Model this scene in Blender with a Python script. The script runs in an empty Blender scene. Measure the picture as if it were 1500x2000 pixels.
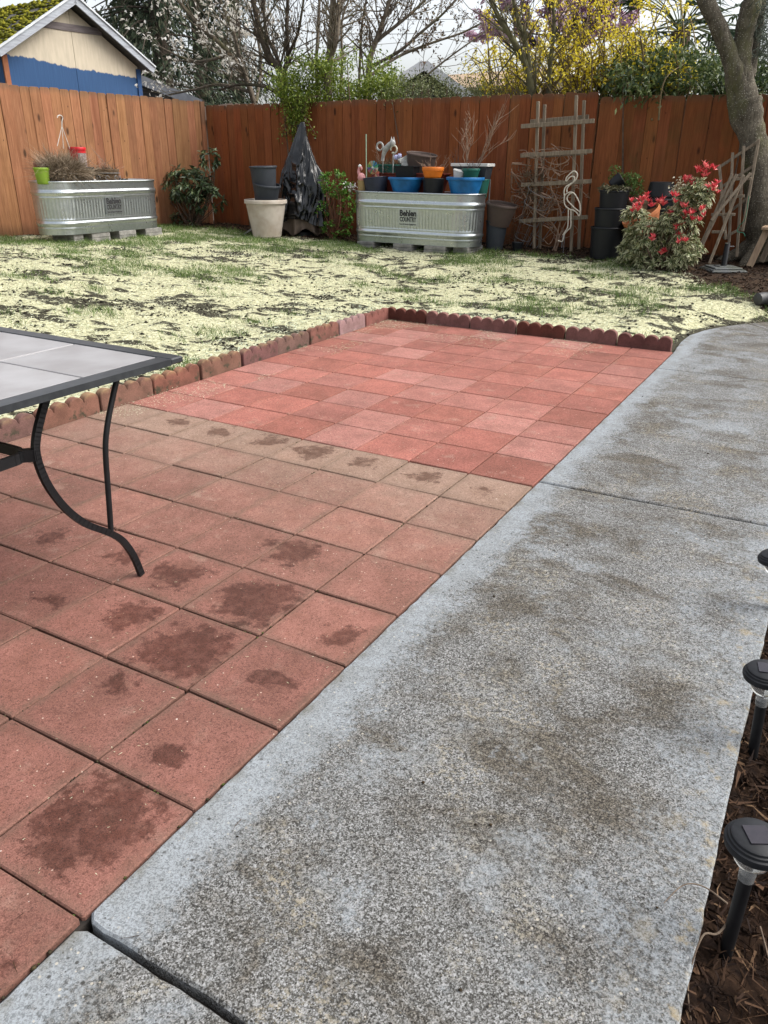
import bpy, math, random
import numpy as np
from mathutils import Vector, Matrix
rnd = random.Random(7)
rng = np.random.default_rng(7)
sc = bpy.context.scene
col = sc.collection
R = math.radians

# ------------------------------------------------------------------ camera
YAW, PITCH, ROLL = 0.5138, -0.4248, 0.0092
CAM = Vector((0.9727, -0.5990, 1.2838)); FPX = 1517.58
cf = Vector((-math.sin(YAW)*math.cos(PITCH), math.cos(YAW)*math.cos(PITCH), math.sin(PITCH)))
r0 = Vector((math.cos(YAW), math.sin(YAW), 0)); u0 = r0.cross(cf)
cr = math.cos(ROLL)*r0 + math.sin(ROLL)*u0
cu = -math.sin(ROLL)*r0 + math.cos(ROLL)*u0
cam_data = bpy.data.cameras.new('camera'); cam = bpy.data.objects.new('camera', cam_data); col.objects.link(cam)
cam_data.sensor_fit = 'HORIZONTAL'; cam_data.sensor_width = 36; cam_data.lens = 36*FPX/1500
cam_data.clip_start = 0.02; cam_data.clip_end = 2000
mw = Matrix.Identity(4)
for i in range(3):
    mw[i][0] = cr[i]; mw[i][1] = cu[i]; mw[i][2] = -cf[i]; mw[i][3] = CAM[i]
cam.matrix_world = mw
sc.camera = cam

# ------------------------------------------------------------------ sky, sun, exposure
SUN_EL, SUN_AZ = 48, 62            # azimuth measured from +Y towards +X (behind the fence, to the right)
world = bpy.data.worlds.new('World'); sc.world = world; world.use_nodes = True
wn = world.node_tree; wn.nodes.clear()
sky = wn.nodes.new('ShaderNodeTexSky'); sky.sky_type = 'NISHITA'; sky.sun_disc = False
sky.sun_elevation = R(SUN_EL); sky.sun_rotation = R(SUN_AZ)
sky.air_density = 1.0; sky.dust_density = 4.0; sky.ozone_density = 1.0
hs = wn.nodes.new('ShaderNodeHueSaturation'); hs.inputs['Saturation'].default_value = 0.30
bg = wn.nodes.new('ShaderNodeBackground'); bg.inputs['Strength'].default_value = 0.15
wo = wn.nodes.new('ShaderNodeOutputWorld')
wn.links.new(sky.outputs[0], hs.inputs['Color']); wn.links.new(hs.outputs[0], bg.inputs['Color']); wn.links.new(bg.outputs[0], wo.inputs['Surface'])
sun_d = bpy.data.lights.new('sun', 'SUN'); sun_d.energy = 1.5; sun_d.angle = R(50); sun_d.color = (1.0, 0.95, 0.88)
sun = bpy.data.objects.new('sun', sun_d); col.objects.link(sun)
sdir = Vector((math.sin(R(SUN_AZ))*math.cos(R(SUN_EL)), math.cos(R(SUN_AZ))*math.cos(R(SUN_EL)), math.sin(R(SUN_EL))))
sun.rotation_euler = sdir.to_track_quat('Z', 'Y').to_euler()
sc.view_settings.view_transform = 'Standard'; sc.view_settings.look = 'None'
sc.view_settings.exposure = 1.05; sc.view_settings.gamma = 1.0
sc.view_settings.use_curve_mapping = False

# ------------------------------------------------------------------ helpers: rays, terrain, noise
def ray(px, py): return cf + cr*((px-750)/FPX) + cu*((1000-py)/FPX)
def at_y(px, py, Y): d = ray(px, py); return CAM + d*((Y-CAM.y)/d.y)
def at_x(px, py, X): d = ray(px, py); return CAM + d*((X-CAM.x)/d.x)
def at_d(px, py, D):
    d = ray(px, py); return CAM + d*(D/math.hypot(d.x, d.y))

def sstep(a, b, x):
    t = np.clip((np.asarray(x, float)-a)/(b-a), 0, 1); return t*t*(3-2*t)
_perm = rng.random((256, 256))
def vnoise(x, y):
    x = np.asarray(x, float); y = np.asarray(y, float)
    xi = np.floor(x).astype(int); yi = np.floor(y).astype(int); fx = x-xi; fy = y-yi
    fx = fx*fx*(3-2*fx); fy = fy*fy*(3-2*fy)
    a = _perm[xi & 255, yi & 255]; b = _perm[(xi+1) & 255, yi & 255]; c = _perm[xi & 255, (yi+1) & 255]; d = _perm[(xi+1) & 255, (yi+1) & 255]
    return (a*(1-fx)+b*fx)*(1-fy)+(c*(1-fx)+d*fx)*fy
def fbm(x, y, o=4):
    s = 0; a = .5
    for k in range(o):
        s = s+a*vnoise(x*2**k+17*k, y*2**k+31*k); a *= .5
    return s/(1-.5**o)
def gz(x, y):
    """ground height: level round the patio, rising towards the fences"""
    x = np.asarray(x, float); y = np.asarray(y, float)
    dx = np.maximum(np.maximum(-2.5-x, 0), x*0.6); dy = np.maximum(y-5.55, 0)
    d = np.hypot(dx, dy)
    z = .055+.195*sstep(0, 4.5, d)+.05*sstep(-5, -8, x)
    right = sstep(0.9, 1.05, x)*(1-sstep(5.6, 7.6, y))
    z = z*(1-right)+right*(-.075)
    z = np.where((x > -2.47) & (x < 0.02) & (y < 5.52), -.07, z)
    z = np.where((x >= 0.0) & (x <= 1.0) & (y < 5.6), -.09, z)
    wd = walk_dist(x, y); z = np.where((y > 5.5) & (x > -.9), -.012+(z+.012)*sstep(-.03, .50, wd), z)
    wk = (y >= 5.5) & (x > -0.05) & (y < 8.0) & walk_in(x, y)
    return np.where(wk, -.06, z)
WALK_L = [(0, 4.9), (0, 5.45), (-.02, 5.9), (-.012, 6.2), (.059, 6.49), (.166, 6.74), (.301, 6.99), (.486, 7.22), (.8, 7.47), (1.3, 7.68), (2.0, 7.8), (3.2, 7.8)]
WALK_R = [(3.2, 6.75), (2.1, 6.68), (1.5, 6.42), (1.12, 5.95), (1.0, 5.4), (1.0, 4.9)]
def walk_dist(x, y):
    """distance to the outer (lawn) edge of the curved walk end"""
    best = np.full(np.broadcast(x, y).shape, 9.0)
    for (x1, y1), (x2, y2) in zip(WALK_L[1:-1], WALK_L[2:]):
        ex, ey = x2-x1, y2-y1; t = np.clip(((x-x1)*ex+(y-y1)*ey)/(ex*ex+ey*ey), 0, 1); best = np.minimum(best, np.hypot(x-x1-t*ex, y-y1-t*ey))
    return best
def walk_in(x, y):
    poly = WALK_L+WALK_R; ins = np.zeros(np.broadcast(x, y).shape, bool)
    n = len(poly)
    for i in range(n):
        (x1, y1), (x2, y2) = poly[i], poly[(i+1) % n]
        if y1 == y2: continue
        c = ((y1 > y) != (y2 > y)) & (x < (x2-x1)*(y-y1)/(y2-y1)+x1)
        ins ^= c
    return ins
def g(x, y): return float(gz(np.array([x]), np.array([y]))[0])
BEDX = [-10, -8.2, -6, -3.9, -2.6, -1.4, -.7, -.2, .3, .7, 3]
BEDY = [9.2, 9.1, 8.95, 8.95, 9.05, 9.0, 8.6, 8.05, 7.6, 7.3, 7.2]
def bed_mask(x, y):
    yb = np.interp(x, BEDX, BEDY)
    return (y-yb)+.35*(fbm(x*2.5, y*2.5, 3)-.5)

# ------------------------------------------------------------------ helpers: objects
def link(o, parent=None):
    col.objects.link(o)
    if parent is not None: o.parent = parent
    return o
def tag(o, label=None, cat=None, group=None, kind=None):
    if label: o['label'] = label
    if cat: o['category'] = cat
    if group: o['group'] = group
    if kind: o['kind'] = kind
    return o
def thing(name, label, cat, loc=(0, 0, 0), rz=0, group=None, rot=None):
    o = bpy.data.objects.new(name, None); link(o); o.location = loc
    o.rotation_euler = rot if rot else (0, 0, rz); o.empty_display_size = .05
    return tag(o, label, cat, group)
def instance(name, me, parent, loc=(0, 0, 0), rot=(0, 0, 0), scale=None):
    o = bpy.data.objects.new(name, me); link(o, parent); o.location = loc; o.rotation_euler = rot
    if scale: o.scale = scale
    return o

class MB:
    def __init__(s): s.v = []; s.f = []
    def add(s, vs, fs):
        b = len(s.v); s.v += [tuple(p) for p in vs]; s.f += [tuple(i+b for i in q) for q in fs]
    def box(s, c, d, M=None, bev=0):
        x, y, z = d[0]/2, d[1]/2, d[2]/2
        if bev <= 0:
            vs = [Vector((sx*x, sy*y, sz*z)) for sz in (-1, 1) for sy in (-1, 1) for sx in (-1, 1)]
            fs = [(0, 2, 3, 1), (4, 5, 7, 6), (0, 1, 5, 4), (2, 6, 7, 3), (0, 4, 6, 2), (1, 3, 7, 5)]
        else:
            b = bev; vs = []; fs = []
            rings = [(-z, b), (-z+b, 0), (z-b, 0), (z, b)]
            for zz, ins in rings:
                a, e = x-ins, y-ins; k = b if ins == 0 else b*.5
                vs += [Vector(q) for q in [(-a+k, -e, zz), (a-k, -e, zz), (a, -e+k, zz), (a, e-k, zz), (a-k, e, zz), (-a+k, e, zz), (-a, e-k, zz), (-a, -e+k, zz)]]
            fs = [tuple(range(7, -1, -1)), tuple(range(24, 32))]
            for r in range(3):
                for i in range(8):
                    j = (i+1) % 8; fs.append((r*8+i, r*8+j, r*8+8+j, r*8+8+i))
        c = Vector(c)
        s.add([(M @ p if M else p)+c for p in vs], fs); return s
    def bar(s, a, b, w, t, up=(0, 0, 1), bev=0):
        a = Vector(a); b = Vector(b); d = b-a; L = d.length; d.normalize(); up = Vector(up)
        if abs(d.dot(up)) > .98: up = Vector((0, 1, 0))
        sd = d.cross(up).normalized(); n = sd.cross(d)
        M = Matrix((sd, n, d)).transposed()
        return s.box((a+b)/2, (w, t, L), M, bev)
    def tube(s, pts, rad, n=8, cap=True):
        pts = [Vector(p) for p in pts]; m = len(pts)
        if not hasattr(rad, '__len__'): rad = [rad]*m
        ref = Vector((0, 0, 1)); vs = []; prev = None
        for i, p in enumerate(pts):
            t = (pts[min(i+1, m-1)]-pts[max(i-1, 0)])
            if t.length < 1e-9: t = Vector((0, 0, 1))
            t.normalize()
            if prev is None:
                a = t.cross(ref) if abs(t.dot(ref)) < .95 else t.cross(Vector((1, 0, 0)))
            else: a = prev-t*prev.dot(t)
            if a.length < 1e-6: a = t.cross(Vector((0, 1, 0)))
            a.normalize(); prev = a; b = t.cross(a)
            for k in range(n):
                th = 2*math.pi*k/n; vs.append(p+(a*math.cos(th)+b*math.sin(th))*rad[i])
        fs = []
        for i in range(m-1):
            for k in range(n):
                j = (k+1) % n; fs.append((i*n+k, i*n+j, i*n+n+j, i*n+n+k))
        if cap: fs.append(tuple(range(n-1, -1, -1))); fs.append(tuple(range((m-1)*n, m*n)))
        s.add(vs, fs); return s
    def lathe(s, prof, n=28, c=(0, 0, 0), M=None, wob=None):
        vs = []; fs = []; m = len(prof); c = Vector(c)
        for i, (r, z) in enumerate(prof):
            for k in range(n):
                th = 2*math.pi*k/n; rr = r*(1+(wob(th, z) if wob else 0))
                p = Vector((rr*math.cos(th), rr*math.sin(th), z)); vs.append((M @ p if M else p)+c)
        for i in range(m-1):
            for k in range(n):
                j = (k+1) % n; fs.append((i*n+k, i*n+j, i*n+n+j, i*n+n+k))
        if prof[0][0] > 1e-6: fs.append(tuple(range(n-1, -1, -1)))
        if prof[-1][0] > 1e-6: fs.append(tuple(range((m-1)*n, m*n)))
        s.add(vs, fs); return s
    def prism(s, poly, z0, z1, bev=0):
        n = len(poly)
        if bev <= 0:
            vs = [(x, y, z0) for x, y in poly]+[(x, y, z1) for x, y in poly]
            fs = [tuple(range(n-1, -1, -1)), tuple(range(n, 2*n))]+[(i, (i+1) % n, n+(i+1) % n, n+i) for i in range(n)]
        else:
            ins = inset(poly, bev)
            vs = [(x, y, z0) for x, y in poly]+[(x, y, z1-bev) for x, y in poly]+[(x, y, z1) for x, y in ins]
            fs = [tuple(range(n-1, -1, -1)), tuple(range(2*n, 3*n))]
            for r in (0, n): fs += [(r+i, r+(i+1) % n, r+n+(i+1) % n, r+n+i) for i in range(n)]
        s.add(vs, fs); return s
    def mesh(s, name, mat, smooth=35):
        me = bpy.data.meshes.new(name); me.from_pydata(s.v, [], s.f); me.update()
        if mat: me.materials.append(mat)
        if smooth:
            me.polygons.foreach_set('use_smooth', [True]*len(me.polygons))
            if smooth < 180: me.set_sharp_from_angle(angle=R(smooth))
        return me
    def build(s, name, mat, parent=None, smooth=35, loc=(0, 0, 0), rot=(0, 0, 0)):
        o = bpy.data.objects.new(name, s.mesh(name, mat, smooth)); link(o, parent); o.location = loc; o.rotation_euler = rot
        return o
def inset(poly, d):
    n = len(poly); out = []
    for i in range(n):
        a, b, c = Vector(poly[i-1]), Vector(poly[i]), Vector(poly[(i+1) % n])
        e1 = (b-a).normalized(); e2 = (c-b).normalized()
        n1 = Vector((-e1.y, e1.x)); n2 = Vector((-e2.y, e2.x)); m = n1+n2
        if m.length < .2: m = n1
        m.normalize(); k = d/max(.5, m.dot(n1)); out.append((b.x+m.x*k, b.y+m.y*k))
    return out

def raw_mesh(name, V, F, mat, attr=None, edge=None, smooth=False):
    """V (n,3); F (m,k) equal-sized polygons; attr: one float per face; edge: one float per vertex"""
    me = bpy.data.meshes.new(name); V = np.asarray(V, np.float32); F = np.asarray(F, np.int32); m, k = F.shape
    me.vertices.add(len(V)); me.vertices.foreach_set('co', V.ravel())
    me.loops.add(m*k); me.loops.foreach_set('vertex_index', F.ravel())
    me.polygons.add(m); me.polygons.foreach_set('loop_start', np.arange(0, m*k, k, dtype=np.int32))
    try: me.polygons.foreach_set('loop_total', np.full(m, k, np.int32))
    except Exception: pass
    me.update(calc_edges=True)
    if attr is not None:
        a = me.attributes.new('rnd', 'FLOAT', 'FACE'); a.data.foreach_set('value', np.asarray(attr, np.float32))
    if edge is not None:
        a = me.attributes.new('rim', 'FLOAT', 'POINT'); a.data.foreach_set('value', np.asarray(edge, np.float32))
    if smooth: me.polygons.foreach_set('use_smooth', [True]*m)
    me.materials.append(mat); me.validate(); return me
def norm(a): return a/np.maximum(np.linalg.norm(a, axis=-1, keepdims=True), 1e-9)
def leaves(name, P, D, L, W, mat, parent=None, fold=.25, curl=.15, attr=None, N=None):
    """folded pointed leaves: base point P, direction D, length L, width W"""
    P = np.asarray(P, float); n = len(P); D = norm(np.asarray(D, float)); L = np.broadcast_to(L, n)[:, None]; W = np.broadcast_to(W, n)[:, None]
    up = rng.normal(size=(n, 3))*.5+np.array([0, 0, 1.0]) if N is None else N
    S = norm(np.cross(D, up)); U = np.cross(S, D)
    mid = P+D*L*.5; V = np.empty((n, 6, 3))
    V[:, 0] = P; V[:, 1] = mid+S*W*.5+U*W*fold; V[:, 2] = mid-S*W*.5+U*W*fold
    V[:, 3] = P+D*L-U*L*curl; V[:, 4] = P+D*L*.5; V[:, 5] = P+D*L-U*L*curl
    F = np.arange(n)[:, None, None]*6+np.array([[0, 1, 3, 4], [0, 4, 3, 2]])[None]
    a = rng.random(n) if attr is None else attr
    edge = np.tile(np.array([0, 1, 1, .6, 0, .6]), n)
    me = raw_mesh(name, V.reshape(-1, 3), F.reshape(-1, 4), mat, np.repeat(a, 2), edge)
    o = bpy.data.objects.new(name, me); link(o, parent); o['kind'] = 'stuff'; return o
def strips(name, P, D, L, W, mat, parent=None, attr=None, bend=.3, up=None):
    """thin bent blades of two quads, tapering (grass, straw, needles)"""
    P = np.asarray(P, float); n = len(P); D = norm(np.asarray(D, float)); L = np.broadcast_to(L, n)[:, None]; W = np.broadcast_to(W, n)[:, None]
    S = norm(np.cross(D, rng.normal(size=(n, 3)) if up is None else up)); B = rng.normal(size=(n, 3))*bend
    V = np.empty((n, 5, 3)); m = P+D*L*.5; e = P+(D+B)*L
    V[:, 0] = P-S*W*.5; V[:, 1] = P+S*W*.5; V[:, 2] = m+S*W*.4; V[:, 3] = m-S*W*.4; V[:, 4] = e
    base = np.arange(n)[:, None]*5
    F = np.concatenate([base+np.array([[0, 1, 2]]), base+np.array([[0, 2, 3]]), base+np.array([[3, 2, 4]])], 1).reshape(-1, 3)
    a = rng.random(n) if attr is None else attr
    me = raw_mesh(name, V.reshape(-1, 3), F, mat, np.repeat(a, 3))
    o = bpy.data.objects.new(name, me); link(o, parent); o['kind'] = 'stuff'; return o
def clods(name, P, S, mat, parent=None, flat=.6):
    """irregular little lumps"""
    P = np.asarray(P, float); n = len(P)
    base = np.array([[1, 0, 0], [0, 1, 0], [-1, 0, 0], [0, -1, 0], [0, 0, 1], [0, 0, -.6]], float)
    V = base[None]*(.6+.8*rng.random((n, 6, 1)))*np.broadcast_to(S, n)[:, None, None]; V[:, :, 2] *= flat
    a = rng.random(n)*6.28; c, s = np.cos(a)[:, None], np.sin(a)[:, None]
    X = V[:, :, 0]*c-V[:, :, 1]*s; Y = V[:, :, 0]*s+V[:, :, 1]*c; V = np.stack([X, Y, V[:, :, 2]], -1)+P[:, None]
    T = np.array([[0, 1, 4], [1, 2, 4], [2, 3, 4], [3, 0, 4], [1, 0, 5], [2, 1, 5], [3, 2, 5], [0, 3, 5]])
    F = (np.arange(n)[:, None, None]*6+T[None]).reshape(-1, 3)
    me = raw_mesh(name, V.reshape(-1, 3), F, mat, np.repeat(rng.random(n), 8))
    o = bpy.data.objects.new(name, me); link(o, parent); o['kind'] = 'stuff'; return o

# ------------------------------------------------------------------ helpers: materials
class NT:
    def __init__(s, name):
        s.m = bpy.data.materials.new(name); s.m.use_nodes = True; s.t = s.m.node_tree; s.t.nodes.clear()
        s.out = s.n('OutputMaterial'); s.b = s.n('BsdfPrincipled'); s.l(s.b.outputs[0], s.out.inputs[0])
    def n(s, k, **kw):
        x = s.t.nodes.new('ShaderNode'+k)
        for a, b in kw.items(): setattr(x, a, b)
        return x
    def l(s, a, b): s.t.links.new(a, b)
    def set(s, **kw):
        for k, v in kw.items():
            i = s.b.inputs[k.replace('_', ' ')]
            if hasattr(v, 'is_linked') or hasattr(v, 'links'): s.l(v, i)
            else: i.default_value = (*v, 1) if isinstance(v, tuple) and len(v) == 3 else v
    def inp(s, node, key, v):
        if isinstance(v, bpy.types.NodeSocket): s.l(v, node.inputs[key])
        else: node.inputs[key].default_value = (*v, 1) if isinstance(v, tuple) and len(v) == 3 and node.inputs[key].type == 'RGBA' else v
    def coord(s, k='Object', scale=None, off=None):
        o = s.n('TexCoord').outputs[k] if k != 'World' else s.n('NewGeometry').outputs['Position']
        if scale is not None or off is not None:
            mp = s.n('Mapping'); s.l(o, mp.inputs[0])
            if scale is not None: mp.inputs['Scale'].default_value = scale
            if off is not None: s.l(off, mp.inputs['Location'])
            o = mp.outputs[0]
        return o
    def noise(s, vec, scale, detail=4, rough=.55, dist=0):
        x = s.n('TexNoise'); s.l(vec, x.inputs['Vector']); x.inputs['Scale'].default_value = scale
        x.inputs['Detail'].default_value = detail; x.inputs['Roughness'].default_value = rough; x.inputs['Distortion'].default_value = dist
        return x.outputs[0]
    def voro(s, vec, scale, feat='F1', out=0, rand=1):
        x = s.n('TexVoronoi', feature=feat); s.l(vec, x.inputs['Vector']); x.inputs['Scale'].default_value = scale
        x.inputs['Randomness'].default_value = rand
        return x.outputs[out]
    def ramp(s, v, stops, interp='LINEAR'):
        x = s.n('ValToRGB'); s.l(v, x.inputs[0]); e = x.color_ramp.elements; x.color_ramp.interpolation = interp
        while len(e) < len(stops): e.new(.5)
        for q, (p, c) in zip(e, stops):
            q.position = p; q.color = (*c, 1) if hasattr(c, '__len__') else (c, c, c, 1)
        return x.outputs[0]
    def mr(s, v, a, b, c=0, d=1, smooth=True):
        x = s.n('MapRange'); s.inp(x, 0, v)
        for i, q in ((1, a), (2, b), (3, c), (4, d)): s.inp(x, i, q)
        if smooth: x.interpolation_type = 'SMOOTHSTEP'
        return x.outputs[0]
    def mix(s, f, a, b, mode='MIX'):
        x = s.n('Mix', data_type='RGBA', blend_type=mode)
        s.inp(x, 0, f); s.inp(x, 6, a); s.inp(x, 7, b); return x.outputs[2]
    def math(s, op, a, b=0.0, c=0.0):
        x = s.n('Math', operation=op); s.inp(x, 0, a); s.inp(x, 1, b); s.inp(x, 2, c); return x.outputs[0]
    def attr(s, name, kind='OBJECT', out='Fac'):
        x = s.n('Attribute', attribute_type=kind, attribute_name=name); return x.outputs[out]
    def bump(s, h, st=.4, dist=.01):
        x = s.n('Bump'); s.l(h, x.inputs['Height']); x.inputs['Strength'].default_value = st; x.inputs['Distance'].default_value = dist
        s.l(x.outputs[0], s.b.inputs['Normal'])
def simple(name, c1, c2=None, scale=14, rough=.6, metal=0, bump=0, bscale=60, spec=.5, stretch=None, var=.12, coat=0):
    """two tones by noise, plus a small shift from object to object"""
    t = NT(name); v = t.coord('Object', stretch)
    c2 = c2 or tuple(q*.75 for q in c1)
    c = t.mix(t.mr(t.noise(v, scale, 5), .3, .7), c1, c2)
    if var:
        h = t.n('HueSaturation'); t.l(c, h.inputs['Color']); t.l(t.mr(t.n('ObjectInfo').outputs['Random'], 0, 1, 1-var, 1+var, False), h.inputs['Value']); c = h.outputs[0]
    t.set(Base_Color=c, Roughness=rough, Metallic=metal); t.b.inputs['Specular IOR Level'].default_value = spec
    if coat: t.b.inputs['Coat Weight'].default_value = coat
    if bump: t.bump(t.noise(v, bscale, 4), bump, .005)
    return t.m
def leafmat(name, stops, rough=.5, rim=None, trans=.25, spec=.4):
    """foliage: colour by leaf, optional pale rim, some light through the blade"""
    t = NT(name); c = t.ramp(t.attr('rnd', 'GEOMETRY'), stops)
    if rim: c = t.mix(t.mr(t.attr('rim', 'GEOMETRY'), .45, .7), c, rim)
    t.set(Base_Color=c, Roughness=rough); t.b.inputs['Specular IOR Level'].default_value = spec
    if trans:
        tr = t.n('BsdfTranslucent'); t.l(c, tr.inputs[0]); mx = t.n('MixShader'); mx.inputs[0].default_value = trans
        t.l(t.b.outputs[0], mx.inputs[1]); t.l(tr.outputs[0], mx.inputs[2]); t.l(mx.outputs[0], t.out.inputs[0])
    return t.m

# ================================================================== materials of the setting
def make_paver():
    t = NT('red_concrete_paver'); ob = t.coord('Object'); ri = t.n('ObjectInfo').outputs['Random']
    off = t.n('CombineXYZ'); t.l(t.math('MULTIPLY', ri, 37.0), off.inputs[0]); t.l(t.math('MULTIPLY', ri, 91.0), off.inputs[1])
    v = t.coord('Object', None, off.outputs[0])
    base = t.attr('tint', 'OBJECT', 'Color')
    blot = t.noise(v, 6, 5, .6)
    c = t.mix(t.mr(blot, .3, .75), base, t.mix(1, base, (.72, .74, .72), 'MULTIPLY'))
    # pale bloom, strongest on worn tiles
    c = t.mix(t.math('MULTIPLY', t.mr(t.noise(v, 9, 4, .6), .56, .72), t.math('MULTIPLY', t.attr('bloom'), .55)), c, (.47, .36, .29))
    wp = t.coord('World'); sy_ = t.n('SeparateXYZ'); t.l(wp, sy_.inputs[0])
    tan = t.math('MULTIPLY', t.mr(t.math('ADD', sy_.outputs[1], t.math('MULTIPLY', t.math('SUBTRACT', t.noise(wp, 2.6, 5, .65), .5), 1.7)), 1.45, 2.45), t.mr(t.attr('age'), .28, .34))
    c = t.mix(t.math('MULTIPLY', tan, .75), c, (.33, .228, .178))
    c = t.mix(t.mr(t.noise(wp, 1.3, 5, .62), .46, .70, 0, .42), c, t.mix(1, c, (.62, .58, .55), 'MULTIPLY'))
    # fine sandy grain, dark pores and pale grit
    grain = t.noise(v, 330, 3, .8)
    c = t.mix(t.mr(grain, .36, .60, .0, .8), t.mix(1, c, (.55, .52, .5), 'MULTIPLY'), c)
    c = t.mix(t.mr(grain, .56, .74, 0, .45), c, t.mix(1, c, (1.5, 1.45, 1.4), 'MULTIPLY'))
    def cell(sc_):
        x = t.n('RGBToBW'); t.l(t.voro(v, sc_, out=1), x.inputs[0]); return x.outputs[0]
    sv = t.math('ADD', t.math('MULTIPLY', cell(300), .6), t.math('MULTIPLY', cell(150), .4))
    c = t.mix(t.mr(sv, .50, .22, 0, .75), c, t.mix(1, c, (.52, .47, .44), 'MULTIPLY'))
    c = t.mix(t.mr(sv, .56, .85, 0, .7), c, t.mix(1, c, (1.45, 1.5, 1.5), 'MULTIPLY'))
    brn = t.mr(t.math('ADD', t.noise(v, 13, 6, .72), t.math('MULTIPLY', t.math('SUBTRACT', sv, .5), .35)), .50, .66)
    c = t.mix(t.math('MULTIPLY', brn, t.mr(t.attr('age'), .1, .6, .15, .5)), c, t.mix(1, c, (.70, .64, .56), 'MULTIPLY'))
    c = t.mix(t.mr(t.voro(v, 62), .17, .07, 0, .9), c, t.mix(.85, c, (.04, .022, .018)))
    c = t.mix(t.mr(t.voro(v, 27), .075, .04, 0, .8), c, (.50, .38, .31))
    c = t.mix(t.mr(t.voro(v, 10), .030, .020, 0, .9), c, (.56, .50, .44))
    # dirt towards the joints of old tiles, blotchy
    sx = t.n('SeparateXYZ'); t.l(ob, sx.inputs[0])
    ed = t.math('MAXIMUM', t.math('ABSOLUTE', sx.outputs[0]), t.math('ABSOLUTE', sx.outputs[1]))
    dirt = t.math('MULTIPLY', t.mr(t.math('ADD', ed, t.math('MULTIPLY', t.noise(v, 16, 5, .65), .07)), .150, .19), t.attr('age'))
    c = t.mix(t.math('MULTIPLY', dirt, .55), c, (.10, .07, .05))
    # wet stain with ragged outline
    so = t.n('CombineXYZ'); t.l(t.attr('stain_x'), so.inputs[0]); t.l(t.attr('stain_y'), so.inputs[1])
    sb = t.n('VectorMath', operation='SUBTRACT'); t.l(ob, sb.inputs[0]); t.l(so.outputs[0], sb.inputs[1])
    ln = t.n('VectorMath', operation='LENGTH'); t.l(sb.outputs[0], ln.inputs[0])
    ragg = t.math('MULTIPLY', t.math('SUBTRACT', t.noise(v, 13, 7, .70), .5), .40)
    sd = t.math('ADD', ln.outputs['Value'], ragg)
    st = t.mr(t.math('SUBTRACT', t.attr('stain'), sd), -.020, .022)
    st = t.math('MULTIPLY', st, t.mr(t.attr('stain'), .0, .01))
    st = t.math('MULTIPLY', st, t.mr(t.noise(v, 30, 4), .25, .6, .55, 1))
    c = t.mix(st, c, t.mix(1, c, (.40, .31, .26), 'MULTIPLY'))
    t.set(Base_Color=c, Roughness=t.mr(st, 0, 1, .92, .72)); t.b.inputs['Specular IOR Level'].default_value = .3
    t.bump(t.math('ADD', grain, t.math('MULTIPLY', t.noise(v, 45, 4), .6)), .35, .003)
    return t.m
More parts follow.
